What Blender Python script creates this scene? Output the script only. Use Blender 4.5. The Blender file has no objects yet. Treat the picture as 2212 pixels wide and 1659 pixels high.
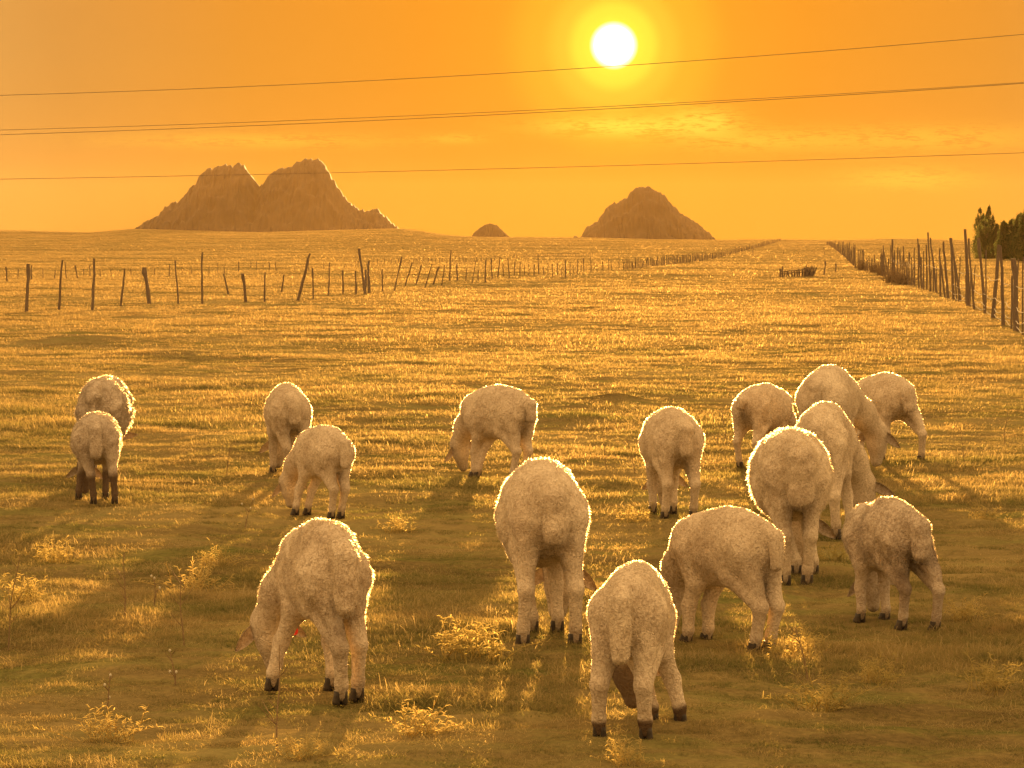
import bpy, math, random
import numpy as np
from mathutils import Vector, Matrix
rad = math.radians
SC = bpy.context.scene
COL = SC.collection
rng = np.random.default_rng(7)
random.seed(7)

# ------------------------------------------------------------------ camera
F = 7600.0            # focal length in units of a 2212 px wide picture
PITCH = math.atan((829.5 - 522.0) / F)
CAM_H = 1.5
cam = bpy.data.cameras.new('camera'); cam_o = bpy.data.objects.new('camera', cam); COL.objects.link(cam_o)
cam.sensor_width = 36.0; cam.lens = F / 2212.0 * 36.0
cam.clip_start = 0.1; cam.clip_end = 20000
cam_o.location = (0, 0, CAM_H); cam_o.rotation_euler = (rad(90) - PITCH, 0, 0)
SC.camera = cam_o

def ray(px, py):
    u, v = (px - 1106.0) / F, (829.5 - py) / F
    return np.array([u, math.cos(PITCH) + v * math.sin(PITCH), -math.sin(PITCH) + v * math.cos(PITCH)])
def ground_pt(px, py):
    r = ray(px, py); t = -CAM_H / r[2]
    return np.array([r[0] * t, r[1] * t, 0.0])
def at_depth(px, py, d):
    r = ray(px, py); t = d / r[1]
    return np.array([r[0] * t, d, CAM_H + r[2] * t])

# ------------------------------------------------------------------ sky and sun
sun_dir = ray(1326, 98); sun_dir = sun_dir / np.linalg.norm(sun_dir)
SUN_EL = math.asin(sun_dir[2]); SUN_AZ = math.atan2(sun_dir[0], sun_dir[1])
world = bpy.data.worlds.new('World'); SC.world = world; world.use_nodes = True
nt = world.node_tree; N = nt.nodes; L = nt.links
for n in list(N): N.remove(n)
def wn(t, **kw):
    n = N.new(t)
    for k, v in kw.items(): setattr(n, k, v)
    return n
def math_(op, a, b=None, c=None, tree=None):
    T = tree or nt
    n = T.nodes.new('ShaderNodeMath'); n.operation = op
    for i, q in enumerate((a, b, c)):
        if q is None: continue
        if isinstance(q, (int, float)): n.inputs[i].default_value = q
        else: T.links.new(q, n.inputs[i])
    return n.outputs[0]
def ramp_(fac, stops, tree=None, interp='LINEAR'):
    T = tree or nt
    n = T.nodes.new('ShaderNodeValToRGB'); T.links.new(fac, n.inputs[0])
    cr = n.color_ramp; cr.interpolation = interp
    while len(cr.elements) < len(stops): cr.elements.new(0.5)
    for e, (p, c) in zip(cr.elements, stops):
        e.position = p; e.color = (c[0], c[1], c[2], 1)
    return n.outputs[0]
def mix_(blend, fac, a, b, tree=None):
    T = tree or nt
    n = T.nodes.new('ShaderNodeMix'); n.data_type = 'RGBA'; n.blend_type = blend
    for s, q in ((n.inputs[0], fac), (n.inputs[6], a), (n.inputs[7], b)):
        if isinstance(q, (int, float)): s.default_value = q
        elif isinstance(q, tuple): s.default_value = (q[0], q[1], q[2], 1)
        else: T.links.new(q, s)
    return n.outputs[2]
tc = wn('ShaderNodeTexCoord')
nrm = wn('ShaderNodeVectorMath', operation='NORMALIZE'); L.new(tc.outputs['Generated'], nrm.inputs[0])
DIR = nrm.outputs[0]
# angle to the sun in degrees, from the chord length (precise for small angles)
df = wn('ShaderNodeVectorMath', operation='SUBTRACT'); L.new(DIR, df.inputs[0]); df.inputs[1].default_value = tuple(sun_dir)
ln = wn('ShaderNodeVectorMath', operation='LENGTH'); L.new(df.outputs[0], ln.inputs[0])
half = math_('MULTIPLY', ln.outputs['Value'], 0.5)
theta = math_('MULTIPLY', math_('ARCSINE', half), 2 * 180 / math.pi)
sep = wn('ShaderNodeSeparateXYZ'); L.new(DIR, sep.inputs[0])
elev = math_('MULTIPLY', math_('ARCSINE', sep.outputs['Z']), 180 / math.pi)
near = math_('DIVIDE', theta, 2.0)          # 0..2 degrees
wide = math_('POWER', math_('DIVIDE', theta, 180.0), 0.5)
def w_(d): return math.sqrt(d / 180.0)
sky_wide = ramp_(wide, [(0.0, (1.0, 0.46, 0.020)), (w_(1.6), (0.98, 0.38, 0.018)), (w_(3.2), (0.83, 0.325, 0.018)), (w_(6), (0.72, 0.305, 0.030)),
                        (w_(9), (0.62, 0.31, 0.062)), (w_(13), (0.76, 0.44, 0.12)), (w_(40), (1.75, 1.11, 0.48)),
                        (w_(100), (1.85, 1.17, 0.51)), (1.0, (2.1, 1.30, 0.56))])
glow = ramp_(near, [(0.0, (1.0, 0.62, 0.045)), (0.20, (1.0, 0.62, 0.045)), (0.28, (0.45, 0.54, 0.04)), (0.42, (0.10, 0.25, 0.02)),
                    (0.62, (0.04, 0.11, 0.006)), (1.0, (0, 0, 0))], interp='EASE')
disc = ramp_(math_('DIVIDE', theta, 1.0), [(0.0, (6, 6, 6)), (0.27, (5, 5, 5)), (0.33, (1.4, 1.4, 1.0)), (0.40, (0, 0, 0))])
# pale band over the horizon
hz = ramp_(math_('DIVIDE', math_('ABSOLUTE', elev), 3.0), [(0, (1, 1, 1)), (0.35, (0.45,) * 3), (1.0, (0, 0, 0))])
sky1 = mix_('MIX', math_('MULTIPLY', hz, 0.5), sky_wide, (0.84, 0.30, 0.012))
# thin streaky clouds low over the horizon, right of the middle
az = math_('MULTIPLY', math_('ARCTAN2', sep.outputs['X'], sep.outputs['Y']), 180 / math.pi)
cmb = wn('ShaderNodeCombineXYZ')
L.new(math_('MULTIPLY', az, 1.1), cmb.inputs[0]); L.new(math_('MULTIPLY', elev, 6.5), cmb.inputs[1])
cn = wn('ShaderNodeTexNoise'); cn.inputs['Scale'].default_value = 1.3; cn.inputs['Detail'].default_value = 9; cn.inputs['Roughness'].default_value = 0.66
cn.inputs['Distortion'].default_value = 0.6
L.new(cmb.outputs[0], cn.inputs['Vector'])
cnb = wn('ShaderNodeTexNoise'); cnb.inputs['Scale'].default_value = 5.5; cnb.inputs['Detail'].default_value = 8; cnb.inputs['Roughness'].default_value = 0.7
L.new(cmb.outputs[0], cnb.inputs['Vector'])
def blob(a0, e0, ra, re):
    q1 = math_('POWER', math_('DIVIDE', math_('SUBTRACT', az, a0), ra), 2.0)
    q2 = math_('POWER', math_('DIVIDE', math_('SUBTRACT', elev, e0), re), 2.0)
    return math_('EXPONENT', math_('MULTIPLY', math_('ADD', q1, q2), -1.0))
def AZ(px): return (px - 1106) / F * 180 / math.pi
def EL(py): return (522 - py) / F * 180 / math.pi
m = math_('ADD', blob(AZ(1350), EL(274), 1.3, 0.15), blob(AZ(1520), EL(262), 0.5, 0.20))
for bl in ((1600, 305, 1.3, 0.16), (985, 300, 0.45, 0.07), (1980, 300, 2.2, 0.20), (550, 305, 2.2, 0.12), (1960, 385, 1.0, 0.18), (1430, 222, 0.2, 0.06)):
    m = math_('ADD', m, math_('MULTIPLY', blob(AZ(bl[0]), EL(bl[1]), bl[2], bl[3]), 0.40))
dens = math_('ADD', math_('MULTIPLY', cn.outputs[0], 0.5), math_('MULTIPLY', cnb.outputs[0], 0.5))
cl = math_('MULTIPLY', ramp_(dens, [(0, (0, 0, 0)), (0.44, (0, 0, 0)), (0.475, (0.6,) * 3), (0.52, (1, 1, 1))]), math_('MINIMUM', m, 1.0))
sky2 = mix_('MIX', math_('MULTIPLY', cl, 0.9), sky1, (1.25, 0.78, 0.07))
sky3 = mix_('ADD', 1.0, sky2, glow)
sky4 = mix_('ADD', 1.0, sky3, disc)
nish = wn('ShaderNodeTexSky'); nish.sky_type = 'NISHITA'; nish.sun_disc = False
nish.sun_elevation = SUN_EL; nish.sun_rotation = SUN_AZ; nish.dust_density = 6.0; nish.air_density = 1.5
tint = mix_('MULTIPLY', 1.0, nish.outputs[0], (0.012, 0.006, 0.002))
sky5 = mix_('ADD', 1.0, sky4, tint)
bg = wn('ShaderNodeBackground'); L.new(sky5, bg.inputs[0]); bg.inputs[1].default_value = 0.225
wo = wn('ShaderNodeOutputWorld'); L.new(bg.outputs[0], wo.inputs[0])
sun = bpy.data.lights.new('sun', 'SUN'); sun.energy = 5.0; sun.angle = rad(0.9); sun.color = (1.0, 0.53, 0.155)
sun_o = bpy.data.objects.new('sun', sun); COL.objects.link(sun_o)
sun_o.rotation_euler = Vector(-sun_dir).to_track_quat('-Z', 'Y').to_euler(); sun_o.location = (0, 20, 60)

SC.view_settings.view_transform = 'Standard'; SC.view_settings.look = 'None'
SC.view_settings.exposure = 1.9; SC.view_settings.gamma = 1.0
SC.render.engine = 'CYCLES'
SC.cycles.max_bounces = 6; SC.cycles.diffuse_bounces = 2; SC.cycles.transmission_bounces = 3
SC.cycles.volume_bounces = 0; SC.cycles.transparent_max_bounces = 8; SC.cycles.glossy_bounces = 1

# ------------------------------------------------------------------ helpers
def mesh_obj(name, verts, faces, mat=None, parent=None, smooth=True, attrs=None):
    me = bpy.data.meshes.new(name)
    v = np.asarray(verts, dtype=np.float32).reshape(-1, 3)
    if isinstance(faces, np.ndarray):
        nf, k = faces.shape
        me.vertices.add(len(v)); me.vertices.foreach_set('co', v.ravel())
        me.loops.add(nf * k); me.loops.foreach_set('vertex_index', faces.astype(np.int32).ravel())
        me.polygons.add(nf); me.polygons.foreach_set('loop_start', np.arange(0, nf * k, k, dtype=np.int32))
        me.update(calc_edges=True); me.validate()
    else:
        me.from_pydata(v.tolist(), [], faces)
    if smooth:
        me.polygons.foreach_set('use_smooth', np.ones(len(me.polygons), dtype=bool))
    if attrs:
        for k_, a in attrs.items():
            at = me.attributes.new(k_, 'FLOAT', 'POINT'); at.data.foreach_set('value', np.asarray(a, dtype=np.float32))
    me.update()
    if mat: me.materials.append(mat)
    o = bpy.data.objects.new(name, me)
    if parent is not None: o.parent = parent
    COL.objects.link(o)
    return o
def empty(name, loc=(0, 0, 0), rz=0.0):
    o = bpy.data.objects.new(name, None); o.empty_display_size = 0.2
    o.location = tuple(float(q) for q in loc); o.rotation_euler = (0, 0, rz); COL.objects.link(o); return o
def tag(o, label=None, cat=None, group=None, kind=None):
    if label: o['label'] = label
    if cat: o['category'] = cat
    if group: o['group'] = group
    if kind: o['kind'] = kind
    return o
def hash2(ix, iy, s):
    n = (ix.astype(np.int64) * 374761393 + iy.astype(np.int64) * 668265263 + s * 974634777) & 0x7fffffff
    n = ((n ^ (n >> 13)) * 1274126177) & 0x7fffffff
    return ((n ^ (n >> 16)) & 0xffff) / 65535.0
def noise2(x, y, s=0):
    x = np.asarray(x, float); y = np.asarray(y, float)
    ix = np.floor(x); iy = np.floor(y); fx = x - ix; fy = y - iy
    fx = fx * fx * (3 - 2 * fx); fy = fy * fy * (3 - 2 * fy)
    a = hash2(ix, iy, s); b = hash2(ix + 1, iy, s); c = hash2(ix, iy + 1, s); d = hash2(ix + 1, iy + 1, s)
    return (a * (1 - fx) + b * fx) * (1 - fy) + (c * (1 - fx) + d * fx) * fy - 0.5
def fbm(x, y, s=0, oct=4, g=0.5):
    r = 0; a = 1.0; f = 1.0
    for i in range(oct):
        r = r + a * noise2(x * f + i * 17.3, y * f + i * 9.1, s + i); a *= g; f *= 2.03
    return r
def noise3(p, s=0):
    q = p[:, 2] * 1.0
    return (noise2(p[:, 0] + 3.1 * s, p[:, 1] + q * 0.7, s) + noise2(p[:, 1] - q * 0.5, q + p[:, 0] * 0.6, s + 5) + noise2(p[:, 0] - q, q + p[:, 1] * 0.3, s + 9))
def material(name):
    m = bpy.data.materials.new(name); m.use_nodes = True
    T = m.node_tree
    for n in list(T.nodes): T.nodes.remove(n)
    out = T.nodes.new('ShaderNodeOutputMaterial')
    return m, T, out
def node(T, t, **kw):
    n = T.nodes.new(t)
    for k, v in kw.items():
        if k in n.inputs.keys() if hasattr(n, 'inputs') else False: n.inputs[k].default_value = v
        else: setattr(n, k, v)
    return n
def noise_node(T, scale, detail=4, rough=0.55, vec=None, dist=0.0):
    n = T.nodes.new('ShaderNodeTexNoise'); n.inputs['Scale'].default_value = scale; n.inputs['Detail'].default_value = detail
    n.inputs['Roughness'].default_value = rough; n.inputs['Distortion'].default_value = dist
    if vec is not None: T.links.new(vec, n.inputs['Vector'])
    return n.outputs[0]
def bump_(T, h, strength, dist):
    b = T.nodes.new('ShaderNodeBump'); b.inputs['Strength'].default_value = strength; b.inputs['Distance'].default_value = dist
    T.links.new(h, b.inputs['Height']); return b.outputs[0]
def simple_mat(name, c1, c2, scale, rough=0.9, bump=0.3, bdist=0.01, spec=0.2):
    m, T, out = material(name)
    tcn = T.nodes.new('ShaderNodeTexCoord')
    n1 = noise_node(T, scale, 5, 0.6, tcn.outputs['Object'])
    col = ramp_(n1, [(0.3, c1), (0.7, c2)], tree=T)
    p = T.nodes.new('ShaderNodeBsdfPrincipled'); T.links.new(col, p.inputs['Base Color'])
    p.inputs['Roughness'].default_value = rough; p.inputs['Specular IOR Level'].default_value = spec
    T.links.new(bump_(T, n1, bump, bdist), p.inputs['Normal'])
    T.links.new(p.outputs[0], out.inputs[0])
    return m

# ------------------------------------------------------------------ materials
def make_ground_mat():
    m, T, out = material('pasture_ground')
    g = T.nodes.new('ShaderNodeNewGeometry'); P = g.outputs['Position']
    mp = T.nodes.new('ShaderNodeMapping'); mp.inputs['Scale'].default_value = (0.35, 1.0, 1.0); T.links.new(P, mp.inputs['Vector'])
    big = noise_node(T, 0.35, 5, 0.6, P)
    mid = noise_node(T, 2.2, 6, 0.65, mp.outputs[0])
    fine = noise_node(T, 34.0, 5, 0.7, P)
    c1 = ramp_(mid, [(0.30, (0.085, 0.062, 0.030)), (0.48, (0.17, 0.13, 0.055)), (0.60, (0.12, 0.125, 0.038)), (0.75, (0.24, 0.19, 0.08))], tree=T)
    c2 = ramp_(fine, [(0.3, (0.55, 0.55, 0.55)), (0.7, (1.35, 1.3, 1.2))], tree=T)
    c3 = mix_('MULTIPLY', 1.0, c1, c2, tree=T)
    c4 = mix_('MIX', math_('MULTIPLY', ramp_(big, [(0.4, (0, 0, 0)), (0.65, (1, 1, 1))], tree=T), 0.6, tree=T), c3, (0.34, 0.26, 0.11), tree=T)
    p = T.nodes.new('ShaderNodeBsdfDiffuse'); T.links.new(c4, p.inputs['Color'])
    h = math_('ADD', math_('MULTIPLY', mid, 1.0, tree=T), math_('MULTIPLY', fine, 0.3, tree=T), tree=T)
    nb = bump_(T, h, 0.9, 0.05)
    T.links.new(nb, p.inputs['Normal'])
    tr = T.nodes.new('ShaderNodeBsdfTranslucent'); T.links.new(c4, tr.inputs['Color'])
    T.links.new(p.outputs[0], out.inputs[0])
    return m
def make_blade_mat(name, green, straw, bias):
    m, T, out = material(name)
    g = T.nodes.new('ShaderNodeNewGeometry'); P = g.outputs['Position']
    n1 = noise_node(T, 0.9, 4, 0.6, P); n2 = noise_node(T, 25.0, 3, 0.6, P)
    s = math_('ADD', math_('MULTIPLY', n1, 0.6, tree=T), math_('MULTIPLY', n2, 0.4, tree=T), tree=T)
    sp_ = T.nodes.new('ShaderNodeSeparateXYZ'); T.links.new(P, sp_.inputs[0])      # bright haze veil painted into the blade colour: more straw with distance
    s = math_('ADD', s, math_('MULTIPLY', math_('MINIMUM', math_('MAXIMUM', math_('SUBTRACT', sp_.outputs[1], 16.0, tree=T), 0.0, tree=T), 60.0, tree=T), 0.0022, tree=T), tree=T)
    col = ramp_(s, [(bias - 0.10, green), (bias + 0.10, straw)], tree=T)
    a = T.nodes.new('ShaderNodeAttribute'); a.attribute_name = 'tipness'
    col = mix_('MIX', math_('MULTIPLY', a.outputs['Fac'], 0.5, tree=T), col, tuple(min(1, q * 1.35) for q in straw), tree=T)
    d = T.nodes.new('ShaderNodeBsdfDiffuse'); t = T.nodes.new('ShaderNodeBsdfTranslucent')
    T.links.new(col, d.inputs[0]); T.links.new(col, t.inputs[0])
    mx = T.nodes.new('ShaderNodeMixShader'); mx.inputs[0].default_value = 0.55
    T.links.new(d.outputs[0], mx.inputs[1]); T.links.new(t.outputs[0], mx.inputs[2])
    rf = T.nodes.new('ShaderNodeBsdfRefraction'); rf.inputs['Roughness'].default_value = 0.6; rf.inputs['IOR'].default_value = 1.2; T.links.new(col, rf.inputs['Color'])
    m4 = T.nodes.new('ShaderNodeMixShader'); m4.inputs[0].default_value = 0.012
    T.links.new(mx.outputs[0], m4.inputs[1]); T.links.new(rf.outputs[0], m4.inputs[2]); T.links.new(m4.outputs[0], out.inputs[0])
    return m
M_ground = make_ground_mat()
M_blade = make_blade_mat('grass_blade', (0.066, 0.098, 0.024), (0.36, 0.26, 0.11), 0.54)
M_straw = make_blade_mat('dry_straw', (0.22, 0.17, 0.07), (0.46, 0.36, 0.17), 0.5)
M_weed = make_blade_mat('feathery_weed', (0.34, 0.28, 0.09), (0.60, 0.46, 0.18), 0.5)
M_stalk = simple_mat('dry_stalk', (0.14, 0.09, 0.045), (0.28, 0.19, 0.10), 40)
M_seed = simple_mat('pale_seed_head', (0.45, 0.40, 0.30), (0.6, 0.55, 0.42), 60)
M_wood = simple_mat('weathered_wood', (0.085, 0.06, 0.04), (0.21, 0.15, 0.10), 14, bump=0.6)
M_wire = simple_mat('fence_wire', (0.50, 0.43, 0.32), (0.70, 0.62, 0.46), 8, rough=1.0, spec=0.0)
M_cable = simple_mat('power_cable', (0.10, 0.07, 0.05), (0.14, 0.10, 0.07), 1.0)
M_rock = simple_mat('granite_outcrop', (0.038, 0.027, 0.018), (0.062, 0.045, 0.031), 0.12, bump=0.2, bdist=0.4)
M_leaf = make_blade_mat('cypress_leaf', (0.030, 0.045, 0.018), (0.07, 0.085, 0.03), 0.5)
M_hoof = simple_mat('dark_hoof', (0.03, 0.024, 0.018), (0.07, 0.05, 0.035), 30, rough=0.6)
M_eye = simple_mat('dark_eye', (0.01, 0.008, 0.006), (0.02, 0.015, 0.01), 30, rough=0.15, spec=0.6)
M_tag = simple_mat('red_ear_tag', (0.62, 0.03, 0.02), (0.75, 0.05, 0.03), 10, rough=0.4)
def make_wool(name, c1, c2, translucent):
    m, T, out = material(name)
    tcn = T.nodes.new('ShaderNodeTexCoord'); O = tcn.outputs['Object']
    n1 = noise_node(T, 5.0, 4, 0.6, O); n2 = noise_node(T, 105.0, 2, 0.5, O, 1.0)
    col = ramp_(n1, [(0.3, c1), (0.7, c2)], tree=T)
    col = mix_('MULTIPLY', 1.0, col, ramp_(n2, [(0.32, (0.68, 0.64, 0.60)), (0.62, (1.06, 1.06, 1.06))], tree=T), tree=T)
    a = T.nodes.new('ShaderNodeAttribute'); a.attribute_name = 'stain_shade'
    col = mix_('MIX', a.outputs['Fac'], col, (0.085, 0.050, 0.028), tree=T)
    d = T.nodes.new('ShaderNodeBsdfDiffuse'); T.links.new(col, d.inputs[0])
    T.links.new(bump_(T, n2, 0.8, 0.012), d.inputs['Normal'])
    t = T.nodes.new('ShaderNodeBsdfTranslucent'); T.links.new(col, t.inputs[0])
    mx = T.nodes.new('ShaderNodeMixShader'); mx.inputs[0].default_value = translucent
    T.links.new(d.outputs[0], mx.inputs[1]); T.links.new(t.outputs[0], mx.inputs[2]); last = mx.outputs[0]
    if translucent > 0.4:      # single wool fibres let part of the light straight through and glint at grazing angles
        gl = T.nodes.new('ShaderNodeBsdfGlossy'); gl.inputs['Roughness'].default_value = 0.45; T.links.new(col, gl.inputs['Color'])
        m2 = T.nodes.new('ShaderNodeMixShader'); m2.inputs[0].default_value = 0.22
        T.links.new(last, m2.inputs[1]); T.links.new(gl.outputs[0], m2.inputs[2])
        rf = T.nodes.new('ShaderNodeBsdfRefraction'); rf.inputs['Roughness'].default_value = 0.62; rf.inputs['IOR'].default_value = 1.15; T.links.new(col, rf.inputs['Color'])
        m4 = T.nodes.new('ShaderNodeMixShader'); m4.inputs[0].default_value = 0.22
        T.links.new(m2.outputs[0], m4.inputs[1]); T.links.new(rf.outputs[0], m4.inputs[2])
        tp = T.nodes.new('ShaderNodeBsdfTransparent'); m3 = T.nodes.new('ShaderNodeMixShader'); m3.inputs[0].default_value = 0.35
        T.links.new(m4.outputs[0], m3.inputs[1]); T.links.new(tp.outputs[0], m3.inputs[2]); last = m3.outputs[0]
    T.links.new(last, out.inputs[0])
    return m
M_wool = make_wool('cream_wool', (0.50, 0.40, 0.29), (0.74, 0.63, 0.48), 0.0)
M_woolg = make_wool('dusty_wool', (0.44, 0.36, 0.28), (0.60, 0.51, 0.40), 0.0)
M_fib = make_wool('cream_wool_fibre', (0.72, 0.62, 0.48), (0.90, 0.80, 0.63), 0.7)
M_fibg = make_wool('dusty_wool_fibre', (0.48, 0.41, 0.33), (0.80, 0.71, 0.56), 0.7)
M_ear = make_wool('ear_skin', (0.46, 0.37, 0.28), (0.62, 0.52, 0.40), 0.28)

# ------------------------------------------------------------------ ground
RIDGE = np.array([(-1200, 498), (0, 499), (60, 500), (120, 502), (200, 504), (240, 501), (300, 496), (330, 497), (560, 503), (860, 495), (900, 500), (950, 508), (1020, 512),
                  (1240, 513), (1400, 517), (1550, 519), (1690, 518), (1800, 520), (1880, 518), (1930, 516.5), (1990, 517.5), (2080, 520), (2212, 521), (3400, 520)], float)
def smooth(a, b, t):
    q = np.clip((t - a) / (b - a), 0, 1); return q * q * (3 - 2 * q)
MOUNDS = [(175, 745, 1.0, 0.14), (1330, 868, 0.30, 0.07), (1210, 905, 0.45, 0.05), (1700, 905, .3, .05), (820, 790, .6, .06), (380, 770, 0.8, .08), (2060, 1130, .25, .04), (2100, 790, .5, .06), (470, 950, .25, .04), (1790, 760, .5, .06)]
MG = [(ground_pt(a, b), r, h) for a, b, r, h in MOUNDS]
def H(x, y):
    x = np.asarray(x, float); y = np.asarray(y, float)
    d = np.maximum(np.abs(y), 1.0)
    px = 1106 + F * x / np.maximum(y, 60)
    prof = CAM_H + (522 - np.interp(px, RIDGE[:, 0], RIDGE[:, 1])) / F * 1300
    h = prof * smooth(420, 1300, y) * (1 - smooth(1900, 2400, y))
    und = 0.045 * fbm(x * 0.55, y * 0.45, 3, 3) + 0.036 * fbm(x * 1.5, y * 2.1, 11, 3) + 0.018 * fbm(x * 6, y * 6, 21, 2)
    und = und * (1 - 0.45 * smooth(18, 45, y))
    und = und + 0.16 * fbm(x * 0.05, y * 0.05, 31, 3) * smooth(45, 110, y)
    fade = smooth(-5, 8, y)
    und = und + 0.22 * fbm(x * 0.010, y * 0.012, 41, 3) * smooth(150, 420, y)
    for g, r, hh in MG:
        und = und + hh * np.exp(-(((x - g[0]) / r) ** 2 + ((y - g[1]) / (r * 0.9)) ** 2))
    return h + und * fade
def build_ground():
    ys = [-60, -30, -12, -4, 0, 3, 5]
    y = 6.5
    while y < 700:
        ys.append(y); y += max(0.03, y * 0.0036) if y > 8 else 0.12
    while y < 2600:
        ys.append(y); y += y * 0.012
    ys = np.array(ys)
    u = np.concatenate([-np.geomspace(1.05, 14, 16)[::-1], np.linspace(-1, 1, 361), np.geomspace(1.05, 14, 16)])
    W = 0.9 + 0.165 * np.maximum(ys, 4)
    U, Y = np.meshgrid(u, ys); X = U * W[:, None]
    X = np.clip(X, -1400, 1400)
    Z = H(X, Y)
    V = np.stack([X, Y, Z], -1).reshape(-1, 3)
    ny, nx = X.shape
    i = np.arange(ny - 1)[:, None] * nx + np.arange(nx - 1)[None]
    Fc = np.stack([i, i + 1, i + nx + 1, i + nx], -1).reshape(-1, 4)
    o = mesh_obj('ground', V, Fc, M_ground)
    o['kind'] = 'structure'
    return o
ground = build_ground()

_flat_ground_pt = ground_pt
def ground_pt(px, py):
    # where this sight line meets the uneven ground
    r = ray(px, py)
    ds = np.concatenate([np.arange(8, 140, 0.5), np.geomspace(140, 1400, 900)])
    z = CAM_H + r[2] / r[1] * ds
    hgt = H(ds * r[0] / r[1], ds)
    below = np.where(z <= hgt)[0]
    if not len(below): d = 1300.0
    else:
        j = below[0]
        if j == 0: d = ds[0]
        else:
            a, b = z[j - 1] - hgt[j - 1], z[j] - hgt[j]; d = ds[j - 1] + (ds[j] - ds[j - 1]) * a / (a - b)
    x = d * r[0] / r[1]
    return np.array([x, d, float(H(x, d))])
# ------------------------------------------------------------------ hills
def build_hill(name, prof, dist, depth, seed, rough):
    prof = np.array(prof, float)
    x0, x1 = prof[0, 0], prof[-1, 0]
    pxs = np.arange(x0, x1 + 0.1, 1.3)
    top = np.interp(pxs, prof[:, 0], prof[:, 1])
    edge = np.clip(np.minimum(pxs - x0, x1 - pxs) / 12, 0, 1)
    vs = np.linspace(-1, 1, 61)
    k = dist / F
    X = (pxs - 1106) * k; Zt = CAM_H + (522 - top) * k
    XX, VV = np.meshgrid(X, vs)
    fall = np.clip(1 - np.abs(VV) ** 1.7, 0, 1)
    base = -6.0
    PX, E2 = np.meshgrid(pxs, vs); E2 = np.broadcast_to(edge[None], PX.shape)
    knob = np.abs(noise2(PX * 0.13, VV * 4, seed)) * 7 + noise2(PX * 0.26, VV * 7, seed + 1) * 6.0 + noise2(PX * 0.62, VV * 14, seed + 2) * 2.0
    Z = base + (Zt[None] - base) * fall - E2 * rough * knob * k * np.clip(fall * 1.5, 0, 1)
    nz = fbm(XX * 0.12, VV * depth * 0.12, seed + 3, 4, 0.55)
    YY = dist + VV * depth
    m_ = 4 * fall * (1 - fall)
    Z = Z - np.abs(nz) * 7.0 * rough * np.clip(m_ + 0.0, 0, 1)
    YY = YY + 2 * fbm(XX * 0.09, Z * 0.12, seed + 8, 3) * m_
    V = np.stack([XX, YY, Z], -1).reshape(-1, 3)
    ny, nx = XX.shape
    i = np.arange(ny - 1)[:, None] * nx + np.arange(nx - 1)[None]
    Fc = np.stack([i, i + 1, i + nx + 1, i + nx], -1).reshape(-1, 4)
    o = mesh_obj(name, V, Fc, M_rock, smooth=False)
    o['kind'] = 'structure'
    return o
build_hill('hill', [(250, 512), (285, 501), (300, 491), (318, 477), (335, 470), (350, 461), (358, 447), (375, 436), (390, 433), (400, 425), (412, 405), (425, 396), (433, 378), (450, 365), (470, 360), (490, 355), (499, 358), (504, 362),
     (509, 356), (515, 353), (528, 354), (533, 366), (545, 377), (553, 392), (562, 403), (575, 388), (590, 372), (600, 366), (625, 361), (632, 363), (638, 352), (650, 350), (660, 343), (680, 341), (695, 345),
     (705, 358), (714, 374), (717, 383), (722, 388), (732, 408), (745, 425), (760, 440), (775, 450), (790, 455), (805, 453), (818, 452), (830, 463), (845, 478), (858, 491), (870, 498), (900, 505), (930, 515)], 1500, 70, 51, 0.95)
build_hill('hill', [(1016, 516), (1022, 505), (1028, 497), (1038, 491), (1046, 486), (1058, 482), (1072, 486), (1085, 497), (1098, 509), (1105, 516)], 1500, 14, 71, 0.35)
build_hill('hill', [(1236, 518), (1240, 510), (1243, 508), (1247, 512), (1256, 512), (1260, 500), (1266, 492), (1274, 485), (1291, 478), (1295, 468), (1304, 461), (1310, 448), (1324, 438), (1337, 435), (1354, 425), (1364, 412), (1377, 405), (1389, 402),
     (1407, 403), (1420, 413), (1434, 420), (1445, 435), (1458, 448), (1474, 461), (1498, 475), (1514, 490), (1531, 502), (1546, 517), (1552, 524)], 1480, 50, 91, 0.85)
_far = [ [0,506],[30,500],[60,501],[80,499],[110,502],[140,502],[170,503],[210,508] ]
build_hill('scrub_ridge', _far, 1480, 12, 111, 0.30)['kind'] = 'structure'

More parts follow.
